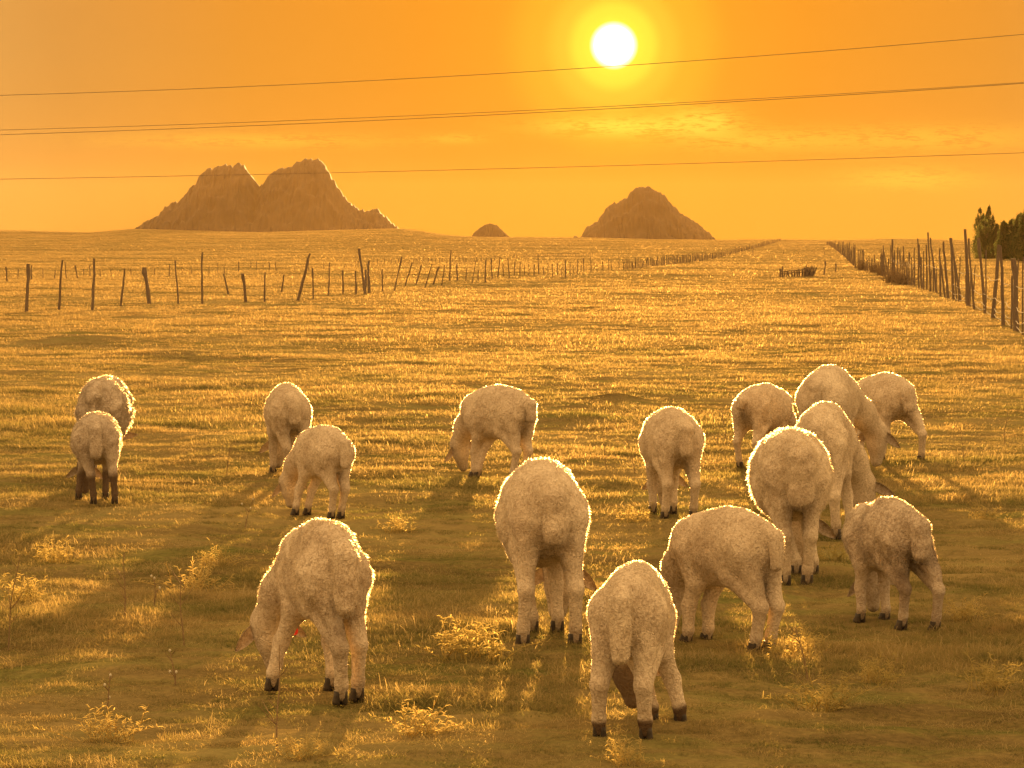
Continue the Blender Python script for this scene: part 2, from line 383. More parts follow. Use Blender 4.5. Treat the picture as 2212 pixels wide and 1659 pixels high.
# ------------------------------------------------------------------ sheep: smooth-union distance field + surface nets
def surface_nets(D, origin, h):
    ins = D < 0
    nx, ny, nz = D.shape
    c = [ins[i:nx - 1 + i, j:ny - 1 + j, k:nz - 1 + k] for i in (0, 1) for j in (0, 1) for k in (0, 1)]
    s = sum(a.astype(np.int8) for a in c)
    act = (s > 0) & (s < 8)
    I = np.argwhere(act); idx = -np.ones(act.shape, np.int64); idx[act] = np.arange(len(I))
    acc = np.zeros((len(I), 3)); cnt = np.zeros(len(I))
    corners = np.array([(i, j, k) for i in (0, 1) for j in (0, 1) for k in (0, 1)])
    for a in range(8):
        for ax in range(3):
            if corners[a][ax] == 1: continue
            ca = corners[a]; cb = ca.copy(); cb[ax] = 1
            da = D[I[:, 0] + ca[0], I[:, 1] + ca[1], I[:, 2] + ca[2]]; db = D[I[:, 0] + cb[0], I[:, 1] + cb[1], I[:, 2] + cb[2]]
            x = (da < 0) != (db < 0)
            t = np.where(x, da / np.where(x, da - db, 1), 0)
            P = ca[None] + t[:, None] * (cb - ca)[None]
            acc += np.where(x[:, None], P, 0); cnt += x
    V = (I + acc / cnt[:, None]) * h + origin
    faces = []
    for ax in range(3):
        o1, o2 = [q for q in range(3) if q != ax]
        sl_a = [slice(1, -1)] * 3; sl_b = [slice(1, -1)] * 3
        sl_a[ax] = slice(0, -1); sl_b[ax] = slice(1, None)
        A = ins[tuple(sl_a)]; B = ins[tuple(sl_b)]
        E = np.argwhere(A != B)
        if not len(E): continue
        av = A[E[:, 0], E[:, 1], E[:, 2]]
        base = E.copy(); base[:, o1] += 1; base[:, o2] += 1
        def cell(d1, d2):
            q = base.copy(); q[:, o1] -= d1; q[:, o2] -= d2
            return idx[q[:, 0], q[:, 1], q[:, 2]]
        Q = np.stack([cell(1, 1), cell(0, 1), cell(0, 0), cell(1, 0)], -1)
        flip = av if ax != 1 else ~av
        Q = np.where(flip[:, None], Q, Q[:, ::-1])
        faces.append(Q)
    return V, np.concatenate(faces)

def capsule(P, a, b, ra, rb, sq=None):
    a = np.asarray(a, float); b = np.asarray(b, float); ab = b - a
    pa = [P[i] - a[i] for i in range(3)]
    t = np.clip((pa[0] * ab[0] + pa[1] * ab[1] + pa[2] * ab[2]) / (ab @ ab + 1e-9), 0, 1)
    q = [pa[i] - ab[i] * t for i in range(3)]
    if sq: q[1] = q[1] * sq
    return np.sqrt(q[0] ** 2 + q[1] ** 2 + q[2] ** 2) - (ra + (rb - ra) * t)
def ellip(P, c, r, pitch=0.0):
    x = P[0] - c[0]; y = P[1] - c[1]; z = P[2] - c[2]
    if pitch:
        cp, sp = math.cos(pitch), math.sin(pitch); x, z = x * cp + z * sp, -x * sp + z * cp
    k0 = np.sqrt((x / r[0]) ** 2 + (y / r[1]) ** 2 + (z / r[2]) ** 2)
    k1 = np.sqrt((x / r[0] ** 2) ** 2 + (y / r[1] ** 2) ** 2 + (z / r[2] ** 2) ** 2) + 1e-6
    return k0 * (k0 - 1) / k1
def smin(a, b, k):
    h = np.maximum(k - np.abs(a - b), 0) / k
    return np.minimum(a, b) - h * h * k * 0.25

def ear_mesh():
    n, mcols = 13, 9
    V, Fc = [], []
    for side in (0, 1):
        for i in range(n):
            t = i / (n - 1); w = 0.023 * (math.sin(math.pi * (0.12 + 0.88 * t) ** 0.8) ** 0.75) + 0.001
            if t > 0.97: w = 0.002
            for j in range(mcols):
                s = j / (mcols - 1) * 2 - 1
                V.append((0.115 * t, w * s, 0.011 * (s * s) - 0.010 * t * t + (0.0045 if side else 0) * (1 - 0.5 * abs(s))))
    for side in (0, 1):
        o = side * n * mcols
        for i in range(n - 1):
            for j in range(mcols - 1):
                q = [o + i * mcols + j, o + (i + 1) * mcols + j, o + (i + 1) * mcols + j + 1, o + i * mcols + j + 1]
                Fc.append(q if side else q[::-1])
    N_ = n * mcols
    for i in range(n - 1):
        for j in (0, mcols - 1):
            a, b = i * mcols + j, (i + 1) * mcols + j
            Fc.append([a, b, b + N_, a + N_])
    for j in range(mcols - 1):
        for i in (0, n - 1):
            a, b = i * mcols + j, i * mcols + j + 1
            Fc.append([a, b, b + N_, a + N_])
    return V, Fc
def hoof_mesh():
    V, Fc = [], []
    for s in (-1, 1):
        o = len(V); rings = [(0.0, 1.0, .012), (0.012, 1.0, .010), (0.03, .86, .003), (0.048, .80, -.002)]
        for z, sc, sh in rings:
            for k in range(10):
                a = 2 * math.pi * k / 10
                x = math.cos(a) * 0.030 * sc + sh + (0.008 if math.cos(a) > 0.6 and z < .02 else 0)
                V.append((x, s * 0.0125 + math.sin(a) * 0.0125 * sc, z))
        for r in range(3):
            for k in range(10):
                Fc.append([o + r * 10 + k, o + r * 10 + (k + 1) % 10, o + (r + 1) * 10 + (k + 1) % 10, o + (r + 1) * 10 + k])
        Fc.append([o + k for k in range(10)][::-1]); Fc.append([o + 30 + k for k in range(10)])
    return V, Fc
def sphere_mesh(r, nu=12, nv=8):
    V = [(0, 0, r)]; Fc = []
    for i in range(1, nv):
        for j in range(nu):
            a, b = math.pi * i / nv, 2 * math.pi * j / nu
            V.append((r * math.sin(a) * math.cos(b), r * math.sin(a) * math.sin(b), r * math.cos(a)))
    V.append((0, 0, -r)); e = len(V) - 1
    for j in range(nu):
        Fc.append([0, 1 + j, 1 + (j + 1) % nu]); Fc.append([e, 1 + (nv - 2) * nu + (j + 1) % nu, 1 + (nv - 2) * nu + j])
        for i in range(nv - 2):
            a = 1 + i * nu
            Fc.append([a + j, a + nu + j, a + nu + (j + 1) % nu, a + (j + 1) % nu])
    return V, Fc

def place_mat(origin, xax, yref):
    x = Vector(xax).normalized(); z = x.cross(Vector(yref)).normalized(); y = z.cross(x)
    m_ = Matrix((x, y, z)).transposed().to_4x4(); m_.translation = Vector(origin); return m_

def make_sheep(label, hind, h, yaw, feet=(None,) * 4, head=(None, None), hs=(0.40, 0.435), hz=(0.205, 0.055), w=1.0, belly=1.0, tail=(0.16, 0.038), res=0.0095,
               nfib=16000, wool='cream', dark=None, stain_shade=None, fs=(-0.23, -0.23, 0.17, 0.17), tagged=False, dirt_shade=0.55, leg=1.0, curl=1.0, flen=0.011, face=0.22, ears=(1, 1), eardir=None, ln_=1.0, rumpw=1.0):
    k = h / 0.615; a = rad(yaw)
    f = np.array([-math.sin(a), math.cos(a), 0]); l = np.array([-math.cos(a), -math.sin(a), 0])
    G = _flat_ground_pt(*hind); R = G + 0.23 * k * f
    R[2] = float(H(R[0], R[1])) + 0.004
    root = empty('sheep', R, math.atan2(f[1], f[0]))
    tag(root, label, 'sheep', 'sheep grazing in the pasture')
    cp, sp = math.cos(PITCH), math.sin(PITCH)
    def lat(px, s, z, lim=0.3):   # lateral offset whose picture column is px
        u = (px - 1106) / F; b = R + s * k * f
        D0 = b[1] * cp + (CAM_H - z * k) * sp
        t = -(b[0] - u * D0) / (l[0] - u * l[1] * cp)
        return float(np.clip(t / k, -lim, lim))
    dflt = (0.072, -0.072, 0.065, -0.065)
    ft = [dflt[i] if feet[i] is None else lat(feet[i], fs[i], 0.0, 0.24) for i in range(4)]
    ph = 0.0 if head[0] is None else lat(head[0], hs[0], hz[0])
    pm = ph if head[1] is None else lat(head[1], hs[1], hz[1])
    P_ = np.array([hs[0], ph, hz[0]]); M_ = np.array([hs[1], pm, hz[1]])
    ax = M_ - P_; hl_ = np.linalg.norm(ax); ax = ax / hl_
    M_ = P_ + ax * 0.165
    lo = np.array([-0.52 * ln_, -0.34, -0.02]); hi = np.array([0.72, 0.34, 0.70])
    lo[1] = min(lo[1], ph - .12); hi[1] = max(hi[1], ph + .12)
    r_ = res / k
    gx = [np.arange(lo[i], hi[i], r_) for i in range(3)]
    P = np.meshgrid(*gx, indexing='ij')
    P = [p.astype(np.float32) for p in P]
    # torso
    D = ellip(P, (-0.185 * ln_, 0, 0.445), (0.150, 0.110 * w * rumpw, 0.142))
    D = smin(D, ellip(P, (-0.02, 0, 0.436 - 0.05 * (belly - 1)), (0.25 * ln_, 0.128 * w * belly, 0.175)), 0.06)
    D = smin(D, ellip(P, (0.02, 0, 0.400 - 0.30 * (belly - 1)), (0.19 * ln_, 0.112 * w * belly, 0.112 * belly)), 0.06)
    D = smin(D, ellip(P, (0.16, 0, 0.410), (0.145, 0.104 * w, 0.160)), 0.06)
    # neck and head
    nb = np.array([0.23, ph * 0.12, 0.435]); nm = nb * 0.45 + P_ * 0.55 + np.array([0.015, 0, 0.015])
    D = smin(D, capsule(P, nb, nm, 0.100, 0.070), 0.06)
    D = smin(D, capsule(P, nm, P_, 0.070, 0.058), 0.05)
    D = smin(D, capsule(P, P_, P_ + ax * 0.07, 0.056, 0.052), 0.03)
    fr = np.cross(ax, [0, 1, 0]); fr = fr / np.linalg.norm(fr)
    if fr[2] < 0 and abs(fr[2]) > 0.5: fr = -fr
    D = smin(D, capsule(P, P_ + ax * 0.06, M_, 0.050, 0.029), 0.025)
    D = smin(D, capsule(P, P_ + ax * 0.07 - fr * -0.0, M_ - ax * 0.01, 0.036, 0.028), 0.02)
    # tail
    tl, tr_ = tail; tx = -(0.185 * ln_ + 0.145)
    D = smin(D, capsule(P, (tx + .03, 0, 0.525), (tx - 0.022, 0, 0.495), tr_ * 0.9, tr_ * 0.95), 0.035)
    D = smin(D, capsule(P, (tx - 0.038, 0, 0.500), (tx - 0.037, 0, 0.53 - tl), tr_ * 0.95, tr_ * 0.78), 0.008)
    # legs
    tips = []
    hipx = -0.195 * ln_
    for i, sgn in enumerate((1, -1)):
        y0 = 0.066 * sgn * w * rumpw; yf = ft[i]; X = fs[i]
        hip = (hipx, y0, 0.44); stf = (hipx + 0.055 + (X + .23) * 0.3, y0 * 0.75 + yf * 0.25 + 0.008 * sgn, 0.325)
        hock = (X - 0.045, y0 * 0.25 + yf * 0.75, 0.195); fet = (X - 0.005, yf, 0.065); tip = (X + 0.004, yf, 0.025)
        Dl = capsule(P, hip, stf, 0.080 * leg, 0.050 * leg, 1.05)
        Dl = smin(Dl, capsule(P, (hipx - .04, y0 * 1.02, 0.41), (X - 0.030, y0 * 0.35 + yf * .65, 0.25), 0.060, 0.028 * leg), 0.03)
        Dl = smin(Dl, capsule(P, stf, hock, 0.047 * leg, 0.030 * leg), 0.025)
        Dl = smin(Dl, capsule(P, hock, fet, 0.0275 * leg, 0.022 * leg), 0.018)
        Dl = smin(Dl, capsule(P, fet, tip, 0.0245 * leg, 0.021), 0.012)
        D = smin(D, Dl, 0.025); tips.append((X + 0.006, yf))
    for i, sgn in enumerate((1, -1)):
        y0 = 0.062 * sgn * w; yf = ft[2 + i]; X = fs[2 + i]
        sh = (0.175, y0, 0.40); el = (0.135 + (X - .17) * .3, y0 * 0.8 + yf * 0.2, 0.275)
        kn = (X * 0.75 + 0.17 * 0.25 + 0.006, y0 * 0.35 + yf * 0.65, 0.165); fet = (X, yf, 0.06); tip = (X + 0.010, yf, 0.025)
        Dl = capsule(P, sh, el, 0.066, 0.042 * leg)
        Dl = smin(Dl, capsule(P, el, kn, 0.037 * leg, 0.027 * leg), 0.02)
        Dl = smin(Dl, capsule(P, kn, fet, 0.028 * leg, 0.021 * leg), 0.018)
        Dl = smin(Dl, capsule(P, fet, tip, 0.0235 * leg, 0.021), 0.012)
        D = smin(D, Dl, 0.022); tips.append((X + 0.012, yf))
    V, Q = surface_nets(D, lo, r_)
    # uneven fleece
    seed = int(abs(hind[0])) % 97
    nV = np.zeros_like(V)
    e1 = V[Q[:, 2]] - V[Q[:, 0]]; e2 = V[Q[:, 3]] - V[Q[:, 1]]; fn = np.cross(e1, e2)
    for j in range(4): np.add.at(nV, Q[:, j], fn)
    nV /= np.linalg.norm(nV, axis=1)[:, None] + 1e-9
    torso = smooth(0.22, 0.32, V[:, 2]) * (1 - smooth(0.28, 0.36, V[:, 0]))
    amp = (0.010 * noise3(V * 9, seed) + 0.007 * noise3(V * 22, seed + 2) + 0.0035 * noise3(V * 60, seed + 4)) * torso * curl
    V = V + nV * amp[:, None] * 0.8
    st = np.zeros(len(V))
    st = np.maximum(st, dirt_shade * np.exp(-(((V[:, 0] - tx) / 0.09) ** 2 + (V[:, 1] / 0.055) ** 2 + ((V[:, 2] - (0.53 - tl - 0.085)) / 0.085) ** 2)))  # dirt plus painted-in shade below the tail
    st = np.maximum(st, 0.5 * (1 - smooth(0.02, 0.075, V[:, 2])))
    if dark: st = np.maximum(st, dark[1] * (1 - smooth(dark[0] * 0.75, dark[0] * 1.1, V[:, 2] + 0.02 * noise3(V * 20, 3))) * (V[:, 0] < hs[0] - .07))
    if stain_shade:
        for sx, sy, sz, sr, sa in stain_shade:
            st = np.maximum(st, sa * np.exp(-(((V[:, 0] - sx) ** 2 + (V[:, 1] - sy) ** 2 + ((V[:, 2] - sz) * 0.6) ** 2) / sr ** 2)))
    facem = smooth(hs[0] - .06 - .05 * (face > .5), hs[0] - .04 * (face > .5), V[:, 0]) * (1 - smooth(0.25, 0.29, V[:, 2]))
    st = np.maximum(st, face * facem)
    mw, mf = (M_wool, M_fib) if wool == 'cream' else (M_woolg, M_fibg)
    mesh_obj('body', V * k, Q, mw, root, attrs={'stain_shade': np.clip(st, 0, 0.95)})
    # fleece fibres
    T1 = V[Q[:, 0]]; area = np.linalg.norm(fn, axis=1)
    cz = V[Q].mean(1)
    wgt = area * (0.28 + 0.72 * smooth(0.16, 0.30, cz[:, 2])) * (cz[:, 2] > 0.045) * np.where((cz[:, 0] > hs[0]-.03) & (cz[:, 2] < hz[0]+.03), 0.18, 1)
    pick = rng.choice(len(Q), nfib, p=wgt / wgt.sum())
    uu, vv = rng.random((2, nfib, 1))
    A, B, C, E = (V[Q[pick, j]] for j in range(4))
    base = (A * (1 - uu) + B * uu) * (1 - vv) + (E * (1 - uu) + C * uu) * vv
    nn = fn[pick] / (np.linalg.norm(fn[pick], axis=1)[:, None] + 1e-9)
    lean = np.stack([noise3(base * 34, 41), noise3(base * 34, 47), noise3(base * 34, 53)], -1) * 1.3
    dirn = nn * 1.0 + lean + rng.normal(0, 0.28, (nfib, 3)) + np.array([-0.05, 0, -0.40])
    dirn /= np.linalg.norm(dirn, axis=1)[:, None]
    short = 0.36 + 0.64 * smooth(0.22, 0.34, base[:, 2]); short = np.where((base[:, 0] > hs[0]-.05) & (base[:, 2] < hz[0]+.05), 0.3, short)
    Ln = (flen * (0.55 + 0.8 * rng.random(nfib)) * short / k)[:, None]
    sd = np.cross(dirn, rng.normal(0, 1, (nfib, 3))); sd /= np.linalg.norm(sd, axis=1)[:, None] + 1e-9
    wd = 0.0011 / k * (0.7 + 0.6 * rng.random((nfib, 1))) * (1.0 + 0.4 * (res > .01))
    b0 = base - nn * 0.003
    mid = b0 + dirn * Ln * 0.55; tipv = mid + (dirn + np.array([0, 0, -0.5]) * 1 + rng.normal(0, 0.25, (nfib, 3))) * Ln * 0.45
    FV = np.stack([b0 - sd * wd, b0 + sd * wd, mid + sd * wd * 0.8, mid - sd * wd * 0.8, tipv], 1).reshape(-1, 3) * k
    o5 = np.arange(nfib)[:, None] * 5
    FQ = o5 + np.array([[0, 1, 2, 3]]); FT = o5 + np.array([[3, 2, 4, 4]])
    me_f = np.concatenate([FQ]); 
    fstain_shade = st[Q[pick, 0]].repeat(5)
    # quads as two triangles plus tip triangle
    TRI = np.concatenate([o5 + np.array([[0, 1, 2]]), o5 + np.array([[0, 2, 3]]), o5 + np.array([[3, 2, 4]])])
    mesh_obj('fleece', FV, TRI, mf, root, smooth=False, attrs={'stain_shade': np.clip(fstain_shade, 0, .95)})
    # hooves
    for (tx_, ty_) in tips:
        o = bpy.data.objects.new('hoof', HOOF); o.parent = root; COL.objects.link(o)
        o.location = (tx_ * k, ty_ * k, -0.006); o.scale = (k,) * 3
    # ears and eyes
    side = np.array([0, 1.0, 0]); side = side - ax * (side @ ax); side /= np.linalg.norm(side)
    for i, sgn in enumerate((1, -1)):
        if ears[i]:
            e = bpy.data.objects.new('ear', EAR); e.parent = root; COL.objects.link(e)
            og = (P_ + side * sgn * 0.045 + ax * 0.004) * k
            dv = side * sgn * 1.0 + ax * 0.85 + np.array([0.0, 0, -0.05]) if eardir is None else np.array(eardir[i], float)
            mm = place_mat(og, dv, ax * -sgn if False else np.cross(dv, fr)); e.matrix_local = mm @ Matrix.Scale(k * 1.02, 4)
        e = bpy.data.objects.new('eye', EYE); e.parent = root; COL.objects.link(e)
        e.location = tuple((P_ + ax * 0.058 + side * sgn * 0.043 + fr * 0.014) * k); e.scale = (k,) * 3
    if tagged:
        # a flat ear tag with a rim hanging at the ear on the right
        n_ = 14; tv, tf = [], []
        for z in (-0.002, 0.002):
            for j in range(n_):
                q = 2 * math.pi * j / n_; tv.append((math.cos(q) * 0.021, math.sin(q) * 0.015, z))
        tf = [list(range(n_))[::-1], list(range(n_, 2 * n_))] + [[j, (j + 1) % n_, n_ + (j + 1) % n_, n_ + j] for j in range(n_)]
        t_ = mesh_obj('ear_tag', tv, tf, M_tag, root, smooth=False)
        og = (P_ + side * -1 * 0.085 + ax * 0.045 + np.array([-.014, 0, 0])) * k
        t_.matrix_local = place_mat(og, (0.0, -0.6, -0.8), (0, 1, -0.7))
    return root
ev, ef = ear_mesh(); _e = mesh_obj('ear', ev, ef, M_ear); EAR = _e.data; bpy.data.objects.remove(_e)
hv, hf = hoof_mesh(); _e = mesh_obj('hoof', hv, hf, M_hoof); HOOF = _e.data; bpy.data.objects.remove(_e)
sv, sf = sphere_mesh(0.0105); _e = mesh_obj('eye', sv, sf, M_eye); EYE = _e.data; bpy.data.objects.remove(_e)

make_sheep('curly woolled sheep at front left with a red ear tag, head down', (728, 1524), 0.582, 16, feet=(737, 773, 590, 718), head=(578, 592), hs=(0.45, 0.47),
           w=0.82, ln_=.95, tail=(0.20, 0.045), nfib=46000, curl=1.2, tagged=True, fs=(-0.27, -0.20, 0.15, 0.10), res=0.009)
make_sheep('biggest ewe, in the middle, seen from behind with belly bulging left', (1186, 1410), 0.68, 7, feet=(1130, 1243, 1150, 1205), head=(1212, 1205), w=1.0, belly=1.08,
           tail=(0.14, 0.048), nfib=42000, ln_=1.0, leg=0.9)
make_sheep('white black footed lamb nearest the camera, dark face between its legs', (1352, 1609), 0.515, -11, feet=(1294, 1394, 1408, 1468), head=(1348, 1366), w=0.84, rumpw=1.15, ln_=.95,
           tail=(0.22, 0.045), nfib=46000, dark=(0.072, 0.95), res=0.0085, face=.85, flen=0.0075, curl=.6, leg=1.12, dirt_shade=0.35)
make_sheep('side on lamb behind the black footed lamb, in front of the large bushy tailed ewe', (1640, 1408), 0.525, 35, feet=(1632, 1664, 1487, 1530), head=(1452, 1448), w=0.86, ln_=.88,
           tail=(0.15, 0.036), nfib=38000, flen=0.0075, curl=.6, leg=1.15)
make_sheep('large ewe right of the middle with a big bushy tail', (1720, 1258), 0.70, 2, feet=(1696, 1744, 1720, 1757), head=(1735, 1735), w=1.07, belly=1.12,
           tail=(0.17, 0.062), nfib=38000, curl=1.3, dirt_shade=0.85, rumpw=0.95, flen=0.016, leg=0.9)
make_sheep('ewe half hidden behind the large ewe, head lowered right, one ear out', (1768, 1160), 0.685, -12, feet=(None, 1806, None, 1836), head=(1864, 1868), w=.92,
           tail=(0.14, 0.042), nfib=26000, hs=(0.42, 0.44), dark=None, res=0.0105, leg=.95, eardir=((-0.2, 0.8, -.5), (-.1, -1, -.45)))
make_sheep('ewe at the back of the right group stretching its long neck down to the right', (1772, 1035), 0.735, -17, head=(1893, 1893), hs=(0.46, 0.49), hz=(0.23, 0.06), w=1.0,
           tail=(0.17, 0.036), nfib=22000, res=0.011)
make_sheep('rightmost of the far sheep, hind leg stretched back to the right, facing away left', (1940, 1000), 0.60, 24, feet=(1905, 1990, None, None), w=1.05,
           tail=(0.15, 0.045), nfib=20000, fs=(-0.18, -0.31, .17, .17), res=0.011, dirt_shade=.3)
make_sheep('small round sheep left of the right group with only its left hind leg clear', (1618, 1012), 0.555, -32, feet=(1597, 1640, None, None), w=1.05,
           tail=(0.08, 0.036), nfib=20000, res=0.011)
make_sheep('plump sheep right of the middle with wavy wool over its tail, ears showing low', (1468, 1120), 0.60, 12, feet=(1437, 1498, 1411, 1455), head=(1436, 1436), w=1.06, belly=1.03,
           tail=(0.15, 0.052), nfib=30000, res=0.010)
make_sheep('sheep behind the biggest ewe grazing side on to the left with its shadow in front', (1120, 1036), 0.60, 36, feet=(1108, 1133, None, 1034), head=(992, 1000), hs=(0.45, 0.47), face=.35, w=.95,
           tail=(0.12, 0.036), nfib=24000, fs=(-0.25, -0.20, .17, .13), res=0.0105)
make_sheep('small lamb left of the middle with its head stretched down left to the grass', (728, 1121), 0.50, 27, feet=(717, 738, 640, 666), head=(622, 628), hs=(0.45, 0.48), w=0.88,
           tail=(0.17, 0.040), nfib=26000, wool='cream', res=0.0095, flen=0.0075, leg=1.05)
make_sheep('sheep standing behind the small lamb, left of the middle, tail hanging in the centre', (630, 1034), 0.585, 12, feet=(622, 660, 590, None), head=(600, 600), w=1.05,
           tail=(0.15, 0.050), nfib=24000, res=0.0105)
make_sheep('dark legged lamb in front of the leftmost pair, lower ear poking out left', (208, 1101), 0.505, 6, feet=(202, 248, 170, 228), head=(185, 183), w=1.25, belly=1.06,
           tail=(0.19, 0.045), nfib=26000, wool='dusty', dark=(0.22, 0.85), face=.8, dirt_shade=.8)
make_sheep('shaggy dusty ewe behind the dark legged lamb at far left, dark ear out right', (212, 1052), 0.665, -4, feet=(195, 232, 200, 236), head=(240, 240), w=0.92, belly=1.08, hs=(.40, .42), hz=(.25, .09),
           tail=(0.15, 0.042), nfib=26000, wool='dusty', res=0.0105, curl=2.0, rumpw=0.92, face=.7, eardir=((0, 1, -.3), (-0.2, -1.0, 0.05)), flen=0.018)
make_sheep('scruffy lamb at lower right with brown stained hind leg stretched back', (1962, 1354), 0.505, 22, feet=(1950, 2022, 1861, 1914), head=(1878, 1886), hs=(.36, .38), w=.9, ln_=.88,
           tail=(0.16, 0.050), nfib=34000, curl=1.15, wool='dusty', fs=(-0.20, -0.31, 0.14, 0.12), stain_shade=[(-0.28, -0.12, 0.30, 0.08, .85), (-0.30, -0.13, 0.22, 0.07, .85), (-0.26, 0.05, 0.23, 0.06, .7)], dirt_shade=.8)

# ------------------------------------------------------------------ fences
def stick(n=7, seg=7, seed=0, knob=False):
    r = random.Random(seed); V, Fc = [], []
    ox = oy = 0.0; rings = []
    for i in range(seg + 1):
        t = i / seg; rr = (1.0 - 0.32 * t) * (0.9 + 0.25 * r.random())
        if knob and i >= seg - 1: rr *= 1.5
        ox += r.uniform(-.6, .6); oy += r.uniform(-.6, .6)
        for k in range(n):
            a = 2 * math.pi * k / n; q = rr * (0.88 + 0.24 * r.random())
            V.append((q * math.cos(a) + ox * t, q * math.sin(a) + oy * t, t))
    for i in range(seg):
        for k in range(n):
            Fc.append([i * n + k, i * n + (k + 1) % n, (i + 1) * n + (k + 1) % n, (i + 1) * n + k])
    Fc.append(list(range(n))[::-1]); Fc.append([seg * n + k for k in range(n)])
    return V, Fc
STICKS = []
for i in range(8):
    v_, f_ = stick(seed=i + 3, knob=(i % 4 == 0)); o_ = mesh_obj('post', v_, f_, M_wood, smooth=False); STICKS.append(o_.data); bpy.data.objects.remove(o_)
def add_post(parent, base, top, radius, i):
    base = Vector(base); top = Vector(top); d = top - base
    o = bpy.data.objects.new('post', STICKS[i % 8]); o.parent = parent; COL.objects.link(o)
    q = Vector((0, 0, 1)).rotation_difference(d.normalized())
    o.matrix_local = Matrix.Translation(base - parent.location) @ q.to_matrix().to_4x4() @ Matrix.Rotation(i * 1.7, 4, 'Z') @ Matrix.Diagonal((radius, radius, d.length, 1))
    return o
def posts_from_px(parent, rows, i0=0, sink=0.06):
    for i, (xt, yt, xb, yb, th) in enumerate(rows):
        b = ground_pt(xb, yb); d = b[1]
        t = at_depth(xt, yt, d + random.uniform(-.15, .15)); r = max(th * d / F * 0.60, 0.018)
        b = b + (b - t) / max(t[2], .2) * sink
        add_post(parent, b, t, r * 0.92, i + i0)
def crop(rows, ox, oy, s=1.6458):
    return [((ox + a / s) / 1.8228, (oy + b / s) / 1.8228, (ox + c / s) / 1.8228, (oy + d / s) / 1.8228, e / s / 1.8228) for a, b, c, d, e in rows]
NEARL = crop([(182,805,172,1120,20),(403,778,382,1105,16),(610,770,598,1108,18),(798,835,783,1080,14),(972,828,967,1065,26),(1138,782,1155,1065,12),(1306,730,1311,1065,14),
  (1452,868,1478,1005,12),(1582,868,1592,1055,18),(1711,858,1713,1055,12),(1838,875,1823,990,11),(1997,735,1930,1045,18),(2032,830,2030,1040,10),(2142,795,2128,1010,10)], 0, 550)
NEARL += crop([(12,848,12,1000,12),(93,850,95,1005,12),(122,705,150,985,14),(150,840,152,1000,18),(172,785,180,995,16),(266,840,268,985,10),(385,760,340,990,9),(462,797,413,950,9),
  (525,815,483,940,11),(587,803,542,965,8),(632,822,595,940,10),(670,812,650,950,8),(711,715,702,915,10),(758,800,752,915,12),(806,830,805,915,6),(870,785,848,930,6),(889,842,886,915,8),
  (932,780,935,925,10),(966,768,978,905,8),(1032,760,1015,890,8),(1048,800,1051,890,6),(1082,768,1090,900,7),(1121,790,1121,890,6),(1155,790,1158,890,6),(1186,810,1188,880,5),
  (1212,805,1218,900,5),(1247,808,1250,880,6),(1277,743,1280,875,7),(1310,825,1313,880,6),(1338,800,1340,880,5),(1370,805,1370,900,4),(1398,800,1400,875,5),(1427,825,1428,900,5),
  (1452,780,1453,895,9),(1482,790,1482,880,5),(1504,812,1506,865,5),(1533,772,1528,870,7),(1552,785,1552,865,4),(1577,768,1572,860,6),(1618,752,1618,860,6),(1638,800,1638,855,4),
  (1656,795,1656,855,4),(1695,790,1695,850,5),(1730,770,1732,850,5),(1748,780,1750,850,4),(1797,730,1799,845,4)], 1344, 550)
fl = empty('left_fence', ground_pt(435, 655)); fl.name = 'stake_fence'
tag(fl, 'long crooked stake fence running from the far left across the pasture to the distance', 'fence')
posts_from_px(fl, NEARL)
# the rest of the left fence, out to the skyline
xs = []; x = 1830.0
pts = [(1830, 842), (2000, 825), (2212, 800), (2412, 775), (2612, 722), (2712, 697), (2812, 667), (2852, 656)]
yb_ = lambda q: float(np.interp(q, [p[0] for p in pts], [p[1] for p in pts]))
rows = []; rest = []
while x < 2845:
    dd = (yb_(x))
    hgt = np.interp(x, [1830, 2300, 2845], [62, 50, 22]) * random.uniform(0.7, 1.2)
    rows.append((x + random.uniform(-2, 2), dd - hgt, x, dd, 5.5)); x += random.uniform(6, 11)
rows = crop(rows, 1344, 550)
posts_from_px(fl, rows[:38], 60)
def posts_mesh(name, parent, rows, mat, rmin=0.02):
    V, Q = [], []
    for xt, yt, xb, yb, th in rows:
        b = ground_pt(xb, max(yb, 521.0))
        d = b[1]; 
        t = np.array([b[0] + (xt - xb) / F * d, d, b[2] + (yb - yt) / F * d])
        r = max(th * d / F * 0.62, rmin); o = len(V)
        for p, q in ((b, r), (0.5 * (b + t) + rng.normal(0, .02, 3), r * .85), (t, r * .6)):
            for k in range(5):
                a = 2 * math.pi * k / 5; V.append((p[0] + q * math.cos(a) - parent.location[0], p[1] + q * math.sin(a) - parent.location[1], p[2] - parent.location[2]))
        for s in (0, 5):
            for k in range(5): Q.append([o + s + k, o + s + (k + 1) % 5, o + s + 5 + (k + 1) % 5, o + s + 5 + k])
        Q.append([o + 10 + k for k in range(5)])
    return mesh_obj(name, V, Q, mat, parent, smooth=False)
posts_mesh('distant_posts', fl, rows[38:], M_wood)['kind'] = 'stuff'

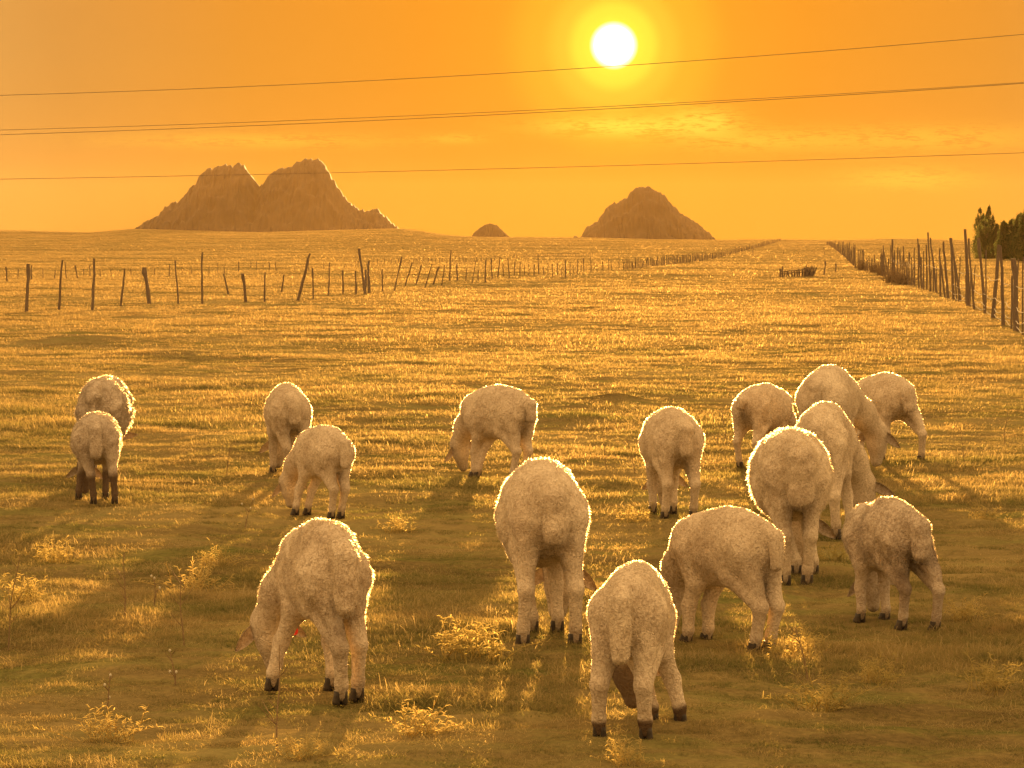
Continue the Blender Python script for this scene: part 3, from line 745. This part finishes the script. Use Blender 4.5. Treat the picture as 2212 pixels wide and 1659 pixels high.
BACKL = crop([(38,825,45,920,9),(203,815,203,910,9),(420,790,430,900,6),(353,842,353,905,7),(498,815,502,900,8),(541,835,543,890,6),(580,808,584,890,7),(278,835,278,905,4),(850,838,850,885,4),
  (1096,805,1096,885,7),(1546,790,1546,855,7),(1448,815,1455,870,5),(1748,790,1750,850,6),(1786,790,1790,850,6),(1412,800,1412,870,4),(1705,790,1705,830,4),(1664,790,1664,850,4),(1624,790,1624,830,4),
  (2000,780,2000,850,4),(1910,820,1910,850,4),(115,840,115,905,4),(650,840,650,892,4),(720,835,720,890,4),(1000,830,1002,880,4),(1180,825,1180,880,4),(1240,820,1240,875,4),(1355,815,1355,870,4),(2100,790,2100,845,4)], 0, 550)
fb = empty('stake_fence', ground_pt(300, 602)); tag(fb, 'thin stake fence farther back behind the crooked fence at left', 'fence')
rb = []
x = 20
while x < 1000:
    yb = np.interp(x, [0, 320, 1000], [836, 806, 790]) ; rb.append((x, yb - random.uniform(26, 44), x + random.uniform(-3, 3), yb, 3.6)); x += random.uniform(14, 34)
posts_from_px(fb, BACKL + crop(rb, 1344, 550))
fc = empty('stake_fence', ground_pt(1400, 556)); tag(fc, 'low row of tiny stakes far off in the middle of the field', 'fence')
rc = []; x = 1120
while x < 1640:
    yb = np.interp(x, [1120, 1640], [768, 752]); rc.append((x, yb - random.uniform(16, 30), x, yb, 3.0)); x += random.uniform(9, 18)
posts_mesh('post_row', fc, crop(rc, 1344, 550), M_wood)['kind'] = 'stuff'
fd = empty('stake_fence', ground_pt(1900, 556)); tag(fd, 'sparse row of thin posts crossing the far field between the two long fences', 'fence')
posts_from_px(fd, crop([(455,695,456,750,5),(653,715,653,745,3),(755,720,755,750,3),(850,725,850,745,3),(918,700,919,745,3)], 2688, 550))

# right fence
FR = np.array([(1790, 529), (1805, 540), (1825, 556), (1846, 578), (1900, 592), (1974, 618), (2040, 642), (2087, 658), (2150, 690), (2212, 728), (2300, 790)], float)
NEARR = [(2150,770,2165,30),(2130,880,2150,18),(2057,685,2078,22),(2028,680,2012,26),(1943,635,1958,18),(1970,715,1962,9),(1850,640,1890,14),(1837,580,1848,24),(1745,635,1800,16),(1730,640,1755,18),
  (1685,660,1720,16),(1660,705,1670,13),(1675,790,1700,13),(1612,635,1645,13),(1595,600,1607,13),(1580,680,1583,11),(1535,680,1550,11),(1520,640,1530,11),(1500,700,1503,9),(1485,760,1485,8),
  (1460,730,1465,9),(1432,690,1440,10),(1408,715,1410,8),(1393,700,1395,9),(1358,645,1360,10),(1348,680,1350,7),(1372,730,1375,14),(1305,685,1332,9),(1290,700,1293,7),(1330,770,1330,7),
  (1268,790,1268,7),(1240,745,1250,8),(1222,770,1225,7),(1210,755,1212,7),(1195,770,1198,12),(1175,710,1175,8),(1160,715,1163,7),(1145,712,1150,8),(1135,715,1140,8),(1115,680,1118,9),(1108,700,1108,6),(1098,690,1100,6),
  (1082,690,1085,6),(1068,690,1070,6),(1050,700,1055,7),(1035,690,1035,6),(2200,760,2204,9), (1760,800,1775,10), (1545,760,1548,8), (1560,720,1562,8), (1620,760,1625,9), (1640,820,1642,9), (1455,790,1452,7), (1420,780,1425,6), (1385,800,1388,6)]
for q in range(26):
    xq = 1290 + 900 * random.random() ** 1.5; bq = np.interp(xq, [1290, 1500, 1900, 2200], [880, 960, 1120, 1300]); NEARR.append((xq + random.uniform(-16, 16), bq - random.uniform(0.35, 0.8) * (bq - 640), xq, random.uniform(5, 8)))
rr = []
for xt, yt, xb, th in NEARR:
    X1 = (2688 + xt / 1.6458) / 1.8228; Y1 = (550 + yt / 1.6458) / 1.8228; X2 = (2688 + xb / 1.6458) / 1.8228
    rr.append((X1, Y1, X2, float(np.interp(X2, FR[:, 0], FR[:, 1])) + random.uniform(-3, 3), th / 3.0))
fr_ = empty('stake_fence', ground_pt(2087, 660)); tag(fr_, 'tall bristling stake and wire fence running along the right edge', 'fence')
posts_from_px(fr_, rr)
x = 1844.0; rows = []
while x > 1786:
    yb = float(np.interp(x, FR[:, 0], FR[:, 1])); hh = (yb - 520) * random.uniform(0.55, 1.0) * 0.95 + 2
    rows.append((x + random.uniform(-.6, .6), yb - hh, x, yb, 1.4)); x -= random.uniform(0.8, 1.9)
posts_mesh('distant_posts', fr_, rows, M_wood)['kind'] = 'stuff'
def tube(V, Q, pts, r, n=5):
    pts = [np.asarray(p, float) for p in pts]; o = len(V)
    for i, p in enumerate(pts):
        t = pts[min(i + 1, len(pts) - 1)] - pts[max(i - 1, 0)]; t = t / (np.linalg.norm(t) + 1e-9)
        a = np.cross(t, [0, 0, 1]) if abs(t[2]) < 0.9 else np.cross(t, [1, 0, 0]); a /= np.linalg.norm(a); b = np.cross(t, a)
        ri = r[i] if hasattr(r, '__len__') else r
        for k in range(n):
            q = 2 * math.pi * k / n; V.append(p + (a * math.cos(q) + b * math.sin(q)) * ri)
    for i in range(len(pts) - 1):
        for k in range(n): Q.append([o + i * n + k, o + i * n + (k + 1) % n, o + (i + 1) * n + (k + 1) % n, o + (i + 1) * n + k])
def wire_run(parent, xa, xb, hgt, r, sag=0.12, jit=0.04):
    V, Q = [], []; px = np.linspace(xa, xb, 60); pts = []
    for i, q in enumerate(px):
        g = ground_pt(q, float(np.interp(q, FR[:, 0], FR[:, 1])))
        pts.append(np.array([g[0] + random.uniform(-.02, .02), g[1], g[2] + hgt - sag * abs(math.sin(i * 0.55)) + random.uniform(-jit, jit)]) - np.array(parent.location))
    tube(V, Q, pts, r)
    return mesh_obj('wire', V, Q, M_wire, parent)
for hgt, xa in ((0.74, 1975), (0.36, 2060), (0.16, 2050), (0.04, 2060)):
    wire_run(fr_, xa, 2290, hgt + .06, 0.0065, 0.06, 0.006)
wire_run(fr_, 1925, 1980, 0.8, 0.005, 0.2, .01)
# two lone posts and a small hurdle in the field
for (a, b, c, d, e), lb in zip(crop([(926,785,916,885,9),(993,802,992,858,9)], 2688, 550), ('taller leaning post standing alone right of the slatted hurdle', 'short upright post standing alone between hurdle and right fence')):
    g = ground_pt(c, d); p = empty('lone_post', g); tag(p, lb, 'post', 'lone posts by the hurdle')
    posts_from_px(p, [(a, b, c, d, e)])
hd = empty('wooden_hurdle', ground_pt(1715, 598)); tag(hd, 'small slatted wooden hurdle with a brushwood heap at its right end', 'hurdle')
sl = [(633,835,633,892,8),(645,820,648,888,8),(660,850,662,890,6),(672,852,674,892,6),(690,848,691,890,8),(707,848,708,888,9),(725,845,726,890,9),(741,842,742,888,8),(757,838,758,886,8),(772,835,773,886,9),(788,828,789,886,9),(803,826,804,886,9)]
for i, (a, b, c, d, e) in enumerate(crop(sl, 2688, 550)):
    g = ground_pt(1715, 598); g = np.array([at_depth(c, 597, g[1])[0], g[1], g[2] - .03]); t = at_depth(a, b, g[1]); o = add_post(hd, g, t, e * g[1] / F * .75, i); o.name = 'stake'
V, Q = [], []
for yy in (855, 868):
    pp = []
    for xx in np.linspace(628, 812, 8):
        q = crop([(xx, yy - (xx - 628) * .07, 0, 0, 0)], 2688, 550)[0]; pp.append(at_depth(q[0], q[1], hd.location[1]) - np.array(hd.location) + np.array([0, -.05, 0]))
    tube(V, Q, pp, 0.022)
mesh_obj('rail', V, Q, M_wood, hd)
V, Q = [], []
for i in range(70):
    c0 = at_depth(1743 + random.uniform(-3, 14), 597, hd.location[1] + random.uniform(-.4, .4)) - np.array(hd.location)
    tp = c0 + np.array([random.uniform(-.12, .22), random.uniform(-.2, .2), random.uniform(.25, .52)])
    tube(V, Q, [c0, (c0 + tp) / 2 + rng.normal(0, .03, 3), tp], [0.016, .012, .006], 3)
mesh_obj('brushwood', V, Q, M_wood, hd)

# ------------------------------------------------------------------ brush along the right fence
def twig_bush(n, R_, h, seed, curl=0.5, r0=0.005, feather=0):
    r = random.Random(seed); V, Q = [], []; tv = []
    for i in range(n):
        a = r.uniform(0, 2 * math.pi); e = r.uniform(0.25, 1.0); p = np.array([r.gauss(0, R_ * .25), r.gauss(0, R_ * .25), 0.0]); pts = [p.copy()]
        d = np.array([math.cos(a) * (1.1 - e), math.sin(a) * (1.1 - e), 0.3 + e]); d /= np.linalg.norm(d)
        L_ = h * r.uniform(0.5, 1.05)
        for s in range(4):
            p = p + d * L_ / 4; pts.append(p.copy()); d = d + np.array([r.gauss(0, .28) * curl, r.gauss(0, .28) * curl, -0.12 * curl]); d /= np.linalg.norm(d)
        tube(V, Q, pts, [r0, r0 * .85, r0 * .7, r0 * .5, r0 * .3], 3)
        for s in range(feather):
            t = r.uniform(.35, 1); j = min(int(t * 4), 3); b = pts[j] * (1 - (t * 4 - j)) + pts[j + 1] * (t * 4 - j) if j < 4 else pts[4]
            dd = rng.normal(0, 1, 3); dd[2] = abs(dd[2]) * .6 + .15; dd /= np.linalg.norm(dd); ll = h * r.uniform(.08, .2)
            mid = b + dd * ll * .6; tip = b + dd * ll + np.array([0, 0, -ll * .25]); sd = np.cross(dd, rng.normal(0, 1, 3)); sd /= np.linalg.norm(sd); wv = r0 * .55
            o = len(V); V.extend([b - sd * wv, b + sd * wv, mid + sd * wv, mid - sd * wv, tip]); Q.append([o, o + 1, o + 2, o + 3]); Q.append([o + 3, o + 2, o + 4])
    return V, Q
bb = [(1905, 596, 'tangled dry bush at the far end of the wires on the right fence'), (1925, 612, 'low brown bush in front of the right fence where the sagging wire ends'), (1888, 590, 'small dark bush among the thick far stakes of the right fence'),
      (1862, 584, 'farthest small bush at the foot of the right fence'), (1950, 616, 'spiky dry bush under the slender stakes of the right fence')]
for i, (a, b, lb) in enumerate(bb):
    g = ground_pt(a, b); v_, q_ = twig_bush(110, .5, .7, i + 40, 1.1, 0.010, 3)
    o = mesh_obj('dry_bush', v_, q_, M_stalk, smooth=False); o.location = g; tag(o, lb, 'bush', 'dry bushes along the right fence')

# ------------------------------------------------------------------ cypress-like trees at the right
def make_tree(px, ytop, ybase, wpx, seed, label):
    g = ground_pt(px, ybase); d = g[1]; hgt = (ybase - ytop) / F * d; w_r = wpx / F * d * 0.5
    root = empty('cypress_tree', (g[0], g[1], g[2])); tag(root, label, 'tree', 'trees at the right edge')
    r = np.random.default_rng(seed); V, Q = [], []
    pts = [np.array([0, 0, -.2])] + [np.array([r.normal(0, .03), r.normal(0, .03), hgt * t]) for t in (.15, .4, .65, .85, .97)]
    tube(V, Q, pts, [.09, .08, .06, .04, .025, .008], 6)
    for i in range(26):
        z = hgt * r.uniform(.08, .85); a = r.uniform(0, 6.28); rr_ = w_r * .8 * (1 - z / hgt) ** .6
        tube(V, Q, [(0, 0, z), (rr_ * .6 * math.cos(a), rr_ * .6 * math.sin(a), z + rr_ * .8), (rr_ * math.cos(a), rr_ * math.sin(a), z + rr_ * 1.8)], [.02, .012, .005], 3)
    mesh_obj('trunk', V, Q, M_wood, root)
    # leaf tufts grouped into upright clumps
    nc = 110; V = []; cl = []
    for i in range(nc):
        t = r.random() ** 1.1; z = hgt * (0.03 + 0.93 * t); env = w_r * (0.55 + 0.65 * math.sin(min(t * 2.6, 1.57))) * (1 - t) ** 0.6 * (1 + 0.35 * math.sin(t * 9 + seed))
        a = r.uniform(0, 6.28); q = env * r.random() ** .5; cl.append((q * math.cos(a), q * math.sin(a), z, (0.26 - 0.20 * t) * (0.7 + .6 * r.random())))
    for (cx, cy, cz, cr) in cl:
        n = 70
        p = r.normal(0, 1, (n, 3)) * np.array([cr * .5, cr * .5, cr * 1.3]) + np.array([cx, cy, cz])
        p[:, 2] = np.maximum(p[:, 2], 0.05)
        d1 = r.normal(0, .35, (n, 3)) + np.array([0, 0, 1]); d1 /= np.linalg.norm(d1, axis=1)[:, None]
        s = np.cross(d1, r.normal(0, 1, (n, 3))); s /= np.linalg.norm(s, axis=1)[:, None]; ll = r.uniform(.08, .24, (n, 1)); ww = r.uniform(.015, .03, (n, 1))
        V.append(np.stack([p, p + d1 * ll * .5 + s * ww, p + d1 * ll, p + d1 * ll * .5 - s * ww], 1).reshape(-1, 3))
    V = np.concatenate(V); nq = len(V) // 4
    mesh_obj('crown', V, np.arange(nq * 4).reshape(-1, 4), M_leaf, root, smooth=False)
for a in ((2117, 450, 556, 40, 1, 'leftmost tall pointed tree at the right edge'), (2136, 446, 558, 36, 2, 'tallest slim tree, second from the left in the clump at the right edge'),
          (2127, 474, 560, 50, 7, 'low bushy tree filling the gap between the two tallest pointed trees'), (2153, 484, 560, 40, 3, 'shorter thin topped tree in the middle of the right edge clump'),
          (2168, 480, 562, 44, 4, 'ragged tree just right of the shortest top in the clump'), (2185, 476, 562, 46, 5, 'broad tree second from the right picture edge'),
          (2202, 462, 564, 46, 6, 'tree at the right picture edge with feathery tip'), (2218, 444, 566, 44, 8, 'tree cut by the right picture edge')):
    make_tree(*a)

# ------------------------------------------------------------------ power lines
def cable(pa, pb, da, db, sag, r, label):
    A = at_depth(pa[0], pa[1], da); B = at_depth(pb[0], pb[1], db); e = (B - A)
    V, Q = [], []; pts = []
    for t in np.linspace(-1.0, 2.0, 61):
        p = A + e * t; p[2] -= sag * 4 * t * (1 - t) if 0 <= t <= 1 else 0; p[2] += 0.0 if 0 <= t <= 1 else sag * 4 * t * (t - 1); pts.append(p)
    tube(V, Q, pts, r, 6)
    o = mesh_obj('power_cable', V, Q, M_cable); tag(o, label, 'cable', 'power cables crossing the sky')
cable((0, 206), (2212, 74), 150, 138, 0.32, 0.013, 'topmost dark cable crossing the sky just under the sun')
cable((0, 281), (2212, 178), 150, 138, 0.20, 0.011, 'upper of the close pair of thin cables in the middle of the sky')
cable((0, 291), (2212, 180), 152, 140, 0.20, 0.013, 'lower of the close pair of cables in the middle of the sky')
cable((0, 387), (2212, 330), 150, 138, 0.10, 0.011, 'lowest thin cable passing over both peaks of the left hill')

# ------------------------------------------------------------------ weeds that can be counted
WE = [(1030, 1425, .17, 'golden feathery weed left of the biggest ewe\'s feet'), (425, 1285, .16, 'pale feathery weed in shadow left of the red tagged sheep'), (1722, 1425, .14, 'curly golden weed right of the side on lamb\'s hind feet'),
      (1772, 1530, .15, 'golden weed tuft lower right, between the front lamb and the scruffy lamb'), (2150, 1500, .13, 'sunlit weed tuft in the lower right corner area'), (60, 1300, .14, 'bushy weed at the left edge below the dark legged lamb'),
      (1800, 1212, .10, 'small glowing weed in front of the scruffy lamb\'s back'), (470, 1225, .13, 'sunlit weed leaning over the shadow above the pale feathery one'), (1010, 1395, .12, 'smaller golden weed left of the feathery one by the biggest ewe'),
      (2130, 1130, .12, 'weed tuft at the right edge above the scruffy lamb'), (1350, 1650, .10, 'grass tuft glowing right below the front lamb'), (660, 1640, .10, 'weed tuft at the bottom edge under the red tagged sheep'),
      (110, 1215, .13, 'low sunlit weed in front of the dark legged lamb'), (860, 1150, .11, 'sunlit weed between the small lamb and the biggest ewe'), (1370, 1130, .11, 'bright weed at the front feet of the plump sheep'),
      (915, 1590, .12, 'loose golden weed near the bottom edge right of the red tagged sheep'), (2080, 1340, .12, 'dim weed right of the scruffy lamb\'s stretched leg'), (1890, 1480, .11, 'shaded weed below the scruffy lamb'), (230, 1600, .12, 'green gold weed in the lower left corner')]
WMESH = []
for i in range(4):
    v_, q_ = twig_bush(34, 1.0, 1.0, i + 80, 1.3, 0.012, 14); o_ = mesh_obj('weed', v_, q_, M_weed, smooth=False); WMESH.append(o_.data); bpy.data.objects.remove(o_)
for i, (a, b, s, lb) in enumerate(WE):
    g = ground_pt(a, b); o = bpy.data.objects.new('feathery_weed', WMESH[i % 4]); COL.objects.link(o)
    o.location = (g[0], g[1], float(H(g[0], g[1])) - .01); o.scale = (s * 1.25, s * 1.25, s * 1.2); o.rotation_euler = (0, 0, i * 1.3); tag(o, lb, 'weed', 'feathery weeds in the foreground')
def stalk_mesh(h, seed, heads):
    r = random.Random(seed); V, Q = [], []; tips = []
    pts = []; p = np.zeros(3); d = np.array([r.uniform(-.15, .15), r.uniform(-.1, .1), 1.0])
    for s in range(8):
        pts.append(p.copy()); p = p + d / np.linalg.norm(d) * h / 7; d = d + np.array([r.gauss(0, .07), r.gauss(0, .07), 0])
    tube(V, Q, pts, [0.0030 * (1 - .09 * i) for i in range(8)], 4); tips.append(pts[-1])
    for s in range(r.randint(4, 8)):
        j = r.randint(2, 6); a = r.uniform(0, 6.28); q = pts[j]; dd = np.array([math.cos(a) * .7, math.sin(a) * .7, .8]); ll = h * r.uniform(.12, .3)
        e = q + dd * ll; tube(V, Q, [q, q + dd * ll * .5 + np.array([0, 0, -.01 * h]), e], [.0017, .0014, .0008], 3); tips.append(e)
    return V, Q, tips
SK = [(18, 1400, .36, 'dark bare stalk at the left edge of the foreground', 0), (332, 1310, .13, 'short stalk with a bright seed head in the shadow at left', 1), (398, 1395, .26, 'branched dry stalk left of the red tagged sheep', 0),
      (600, 1625, .30, 'dark thin stalk rising in front of the red tagged sheep\'s front foot', 0), (490, 1035, .20, 'thin stalk left of the sheep behind the small lamb', 0), (1000, 1010, .0, '', 0), (270, 1330, .24, 'faint thin stalk below the dark legged lamb', 0),
      (975, 1020, .22, 'thin dark stalk in front of the side on grazing sheep\'s muzzle', 0), (1310, 1010, .25, 'thin stalk between the biggest ewe and the plump sheep', 0), (1372, 1025, .22, 'thin stalk touching the plump sheep\'s left side', 0),
      (1548, 960, .28, 'tall thin stalk right of the plump sheep', 0), (1568, 950, .26, 'second thin stalk right of the plump sheep, nearer the small round sheep', 0), (1880, 1300, .0, '', 0), (1745, 1470, .18, 'dark thin stalk beside the curly golden weed at lower right', 0),
      (378, 1480, .12, 'small stalk with white tip left of the red tagged sheep\'s ear', 1), (700, 1010, .0, '', 0), (2085, 1010, .25, 'thin dark stalk right of the far sheep with the stretched leg', 0), (485, 1180, .0, '', 0), (230, 1530, .11, 'dead twig standing in the lower left grass', 1),
      (530, 1140, .16, 'pale stalk left of the small lamb\'s muzzle', 1), (2170, 960, .25, 'thin stalk near the right edge behind the flock', 0)]
for i, (a, b, h_, lb, wh) in enumerate(SK):
    if h_ == 0: continue
    g = ground_pt(a, b); v_, q_, tips = stalk_mesh(h_ * 1.1, i + 5, wh)
    root = empty('dry_stalk', (g[0], g[1], float(H(g[0], g[1])) - .01)); tag(root, lb, 'dry plant', 'dry stalks in the pasture')
    mesh_obj('stem', v_, q_, M_stalk, root)
    if wh:
        V, Q = [], []
        for tp in tips[:3]:
            sv_, sf_ = sphere_mesh(0.0045, 7, 5); o = len(V); V += [tuple(np.array(q) * np.array([1, 1, 1.3]) + tp) for q in sv_]; Q += [[o + j for j in f2] for f2 in sf_]
        mesh_obj('seed_head', V, Q, M_seed, root)

# ------------------------------------------------------------------ grass: tufts instanced on scattered points
def tuft(n, R_, hmin, hmax, wid, seed, mat, lean=0.6):
    r = np.random.default_rng(seed)
    a = r.uniform(0, 6.283, n); q = R_ * np.sqrt(r.random(n)); b = np.stack([q * np.cos(a), q * np.sin(a), -0.004 * np.ones(n)], -1)
    hh = r.uniform(hmin, hmax, n)[:, None]; a2 = r.uniform(0, 6.283, n); le = r.random(n) * lean
    out = np.stack([np.cos(a2) * le, np.sin(a2) * le, np.ones(n)], -1); out /= np.linalg.norm(out, axis=1)[:, None]
    s = np.stack([-np.sin(a2 + r.normal(0, .8, n)), np.cos(a2), np.zeros(n)], -1); s /= np.linalg.norm(s, axis=1)[:, None]
    m1 = b + out * hh * .5; bend = np.stack([np.cos(a2), np.sin(a2), np.zeros(n)], -1) * (le * .6)[:, None]
    m2 = b + out * hh * .8 + bend * hh * .3; t = b + out * hh * .95 + bend * hh * .9
    w = wid * r.uniform(.6, 1.2, (n, 1))
    V = np.stack([b - s * w, b + s * w, m1 - s * w * .85, m1 + s * w * .85, m2 - s * w * .5, m2 + s * w * .5, t], 1).reshape(-1, 3)
    o = np.arange(n)[:, None] * 7
    T_ = np.concatenate([o + np.array([[0, 1, 3]]), o + np.array([[0, 3, 2]]), o + np.array([[2, 3, 5]]), o + np.array([[2, 5, 4]]), o + np.array([[4, 5, 6]])])
    tp = np.tile(np.array([0, 0, .5, .5, .8, .8, 1.0]), n)
    ob = mesh_obj('grass_tuft', V, T_, mat, smooth=False, attrs={'tipness': tp}); COL.objects.unlink(ob); return ob
TC = bpy.data.collections.new('grass_tufts')
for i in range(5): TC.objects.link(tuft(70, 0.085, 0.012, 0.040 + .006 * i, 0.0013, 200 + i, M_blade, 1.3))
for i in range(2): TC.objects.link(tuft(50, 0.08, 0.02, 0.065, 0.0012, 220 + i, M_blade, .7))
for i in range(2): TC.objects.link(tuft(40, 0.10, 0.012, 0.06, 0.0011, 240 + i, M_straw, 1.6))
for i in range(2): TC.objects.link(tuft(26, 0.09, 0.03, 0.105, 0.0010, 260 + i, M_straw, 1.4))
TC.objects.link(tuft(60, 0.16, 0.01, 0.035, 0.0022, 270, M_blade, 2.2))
def scatter():
    P = []; S = []
    bands = [(8.5, 16, 520, 0.95, 0.60), (16, 28, 260, 1.15, 0.66), (28, 48, 84, 1.7, 0.85), (48, 80, 28, 2.6, 0.95), (80, 140, 8, 4.2, 1.1), (140, 260, 2.6, 7.5, 1.4), (260, 500, 0.5, 15, 1.8), (500, 1280, 0.13, 32, 2.4)]
    for y0, y1, den, sxy, sz in bands:
        w1 = 0.9 + 0.19 * y1; n = int(den * (y1 - y0) * 2 * w1)
        x = rng.uniform(-w1, w1, n); y = rng.uniform(y0, y1, n)
        keep = np.abs(x) < 0.8 + 0.18 * y
        x, y = x[keep], y[keep]
        clump = 0.8 * fbm(x * 0.8, y * 0.7, 61, 3) + 0.6 * fbm(x * 3.1, y * 3.1, 71, 2) + 0.8 * fbm(x * 0.22, y * 0.13, 81, 2)
        keep = rng.random(len(x)) < np.clip(0.72 + 1.3 * clump, 0.36, 1.0)
        x, y, clump = x[keep], y[keep], clump[keep]
        sc = (0.75 + 1.0 * np.clip(clump, -0.32, 0.8)) * rng.uniform(.7, 1.35, len(x))
        P.append(np.stack([x, y, H(x, y)], -1)); S.append(np.stack([sxy * sc ** .5, sxy * sc ** .5, sz * sc * 1.05], -1))
    return np.concatenate(P), np.concatenate(S)
GP, GS = scatter()
me = bpy.data.meshes.new('grass'); me.vertices.add(len(GP)); me.vertices.foreach_set('co', GP.astype(np.float32).ravel())
at_ = me.attributes.new('tuft_scale', 'FLOAT_VECTOR', 'POINT'); at_.data.foreach_set('vector', GS.astype(np.float32).ravel())
at_ = me.attributes.new('tuft_turn', 'FLOAT', 'POINT'); at_.data.foreach_set('value', rng.uniform(0, 6.283, len(GP)).astype(np.float32))
at_ = me.attributes.new('tuft_pick', 'INT', 'POINT'); _pk = rng.choice(12, len(GP), p=[.105] * 5 + [.07] * 2 + [.11] * 2 + [.022, .022] + [.071]); _pk[(_pk > 8) & (_pk < 11) & (GP[:, 1] > 30)] = 7
at_.data.foreach_set('value', _pk.astype(np.int32))
me.update()
grass = bpy.data.objects.new('grass', me); COL.objects.link(grass); tag(grass, 'short dry pasture grass, golden where the sun catches the tips', 'grass', kind='stuff')
ng = bpy.data.node_groups.new('grass_scatter', 'GeometryNodeTree')
ng.interface.new_socket('Geometry', in_out='INPUT', socket_type='NodeSocketGeometry'); ng.interface.new_socket('Geometry', in_out='OUTPUT', socket_type='NodeSocketGeometry')
gi = ng.nodes.new('NodeGroupInput'); go = ng.nodes.new('NodeGroupOutput'); mp_ = ng.nodes.new('GeometryNodeMeshToPoints'); iop = ng.nodes.new('GeometryNodeInstanceOnPoints')
ci = ng.nodes.new('GeometryNodeCollectionInfo'); ci.inputs['Collection'].default_value = TC; ci.inputs['Separate Children'].default_value = True; ci.inputs['Reset Children'].default_value = True
def named(nm, dt):
    n = ng.nodes.new('GeometryNodeInputNamedAttribute'); n.data_type = dt; n.inputs['Name'].default_value = nm; return n.outputs['Attribute']
ng.links.new(gi.outputs[0], mp_.inputs['Mesh']); ng.links.new(mp_.outputs[0], iop.inputs['Points']); ng.links.new(ci.outputs[0], iop.inputs['Instance'])
iop.inputs['Pick Instance'].default_value = True; ng.links.new(named('tuft_pick', 'INT'), iop.inputs['Instance Index'])
cx = ng.nodes.new('ShaderNodeCombineXYZ'); ng.links.new(named('tuft_turn', 'FLOAT'), cx.inputs[2]); ng.links.new(cx.outputs[0], iop.inputs['Rotation'])
ng.links.new(named('tuft_scale', 'FLOAT_VECTOR'), iop.inputs['Scale']); ng.links.new(iop.outputs[0], go.inputs[0])
md = grass.modifiers.new('scatter', 'NODES'); md.node_group = ng
print('grass tufts', len(GP))

# ------------------------------------------------------------------ haze
def box(name, lo, hi):
    V = [(x, y, z) for x in (lo[0], hi[0]) for y in (lo[1], hi[1]) for z in (lo[2], hi[2])]
    Q = [[0, 1, 3, 2], [4, 6, 7, 5], [0, 4, 5, 1], [2, 3, 7, 6], [0, 2, 6, 4], [1, 5, 7, 3]]
    return mesh_obj(name, V, Q, None, smooth=False)
hb = box('haze', (-1500, -120, -8), (1500, 2650, 45)); hb['kind'] = 'stuff'; tag(hb, 'golden evening haze lying over the whole pasture', 'haze')
m, T, out = material('haze_air')
pv = T.nodes.new('ShaderNodeVolumePrincipled'); pv.inputs['Color'].default_value = (0.95, 0.64, 0.28, 1); pv.inputs['Density'].default_value = 0.000055; pv.inputs['Anisotropy'].default_value = 0.35
T.links.new(pv.outputs[0], out.inputs['Volume']); hb.data.materials.append(m)
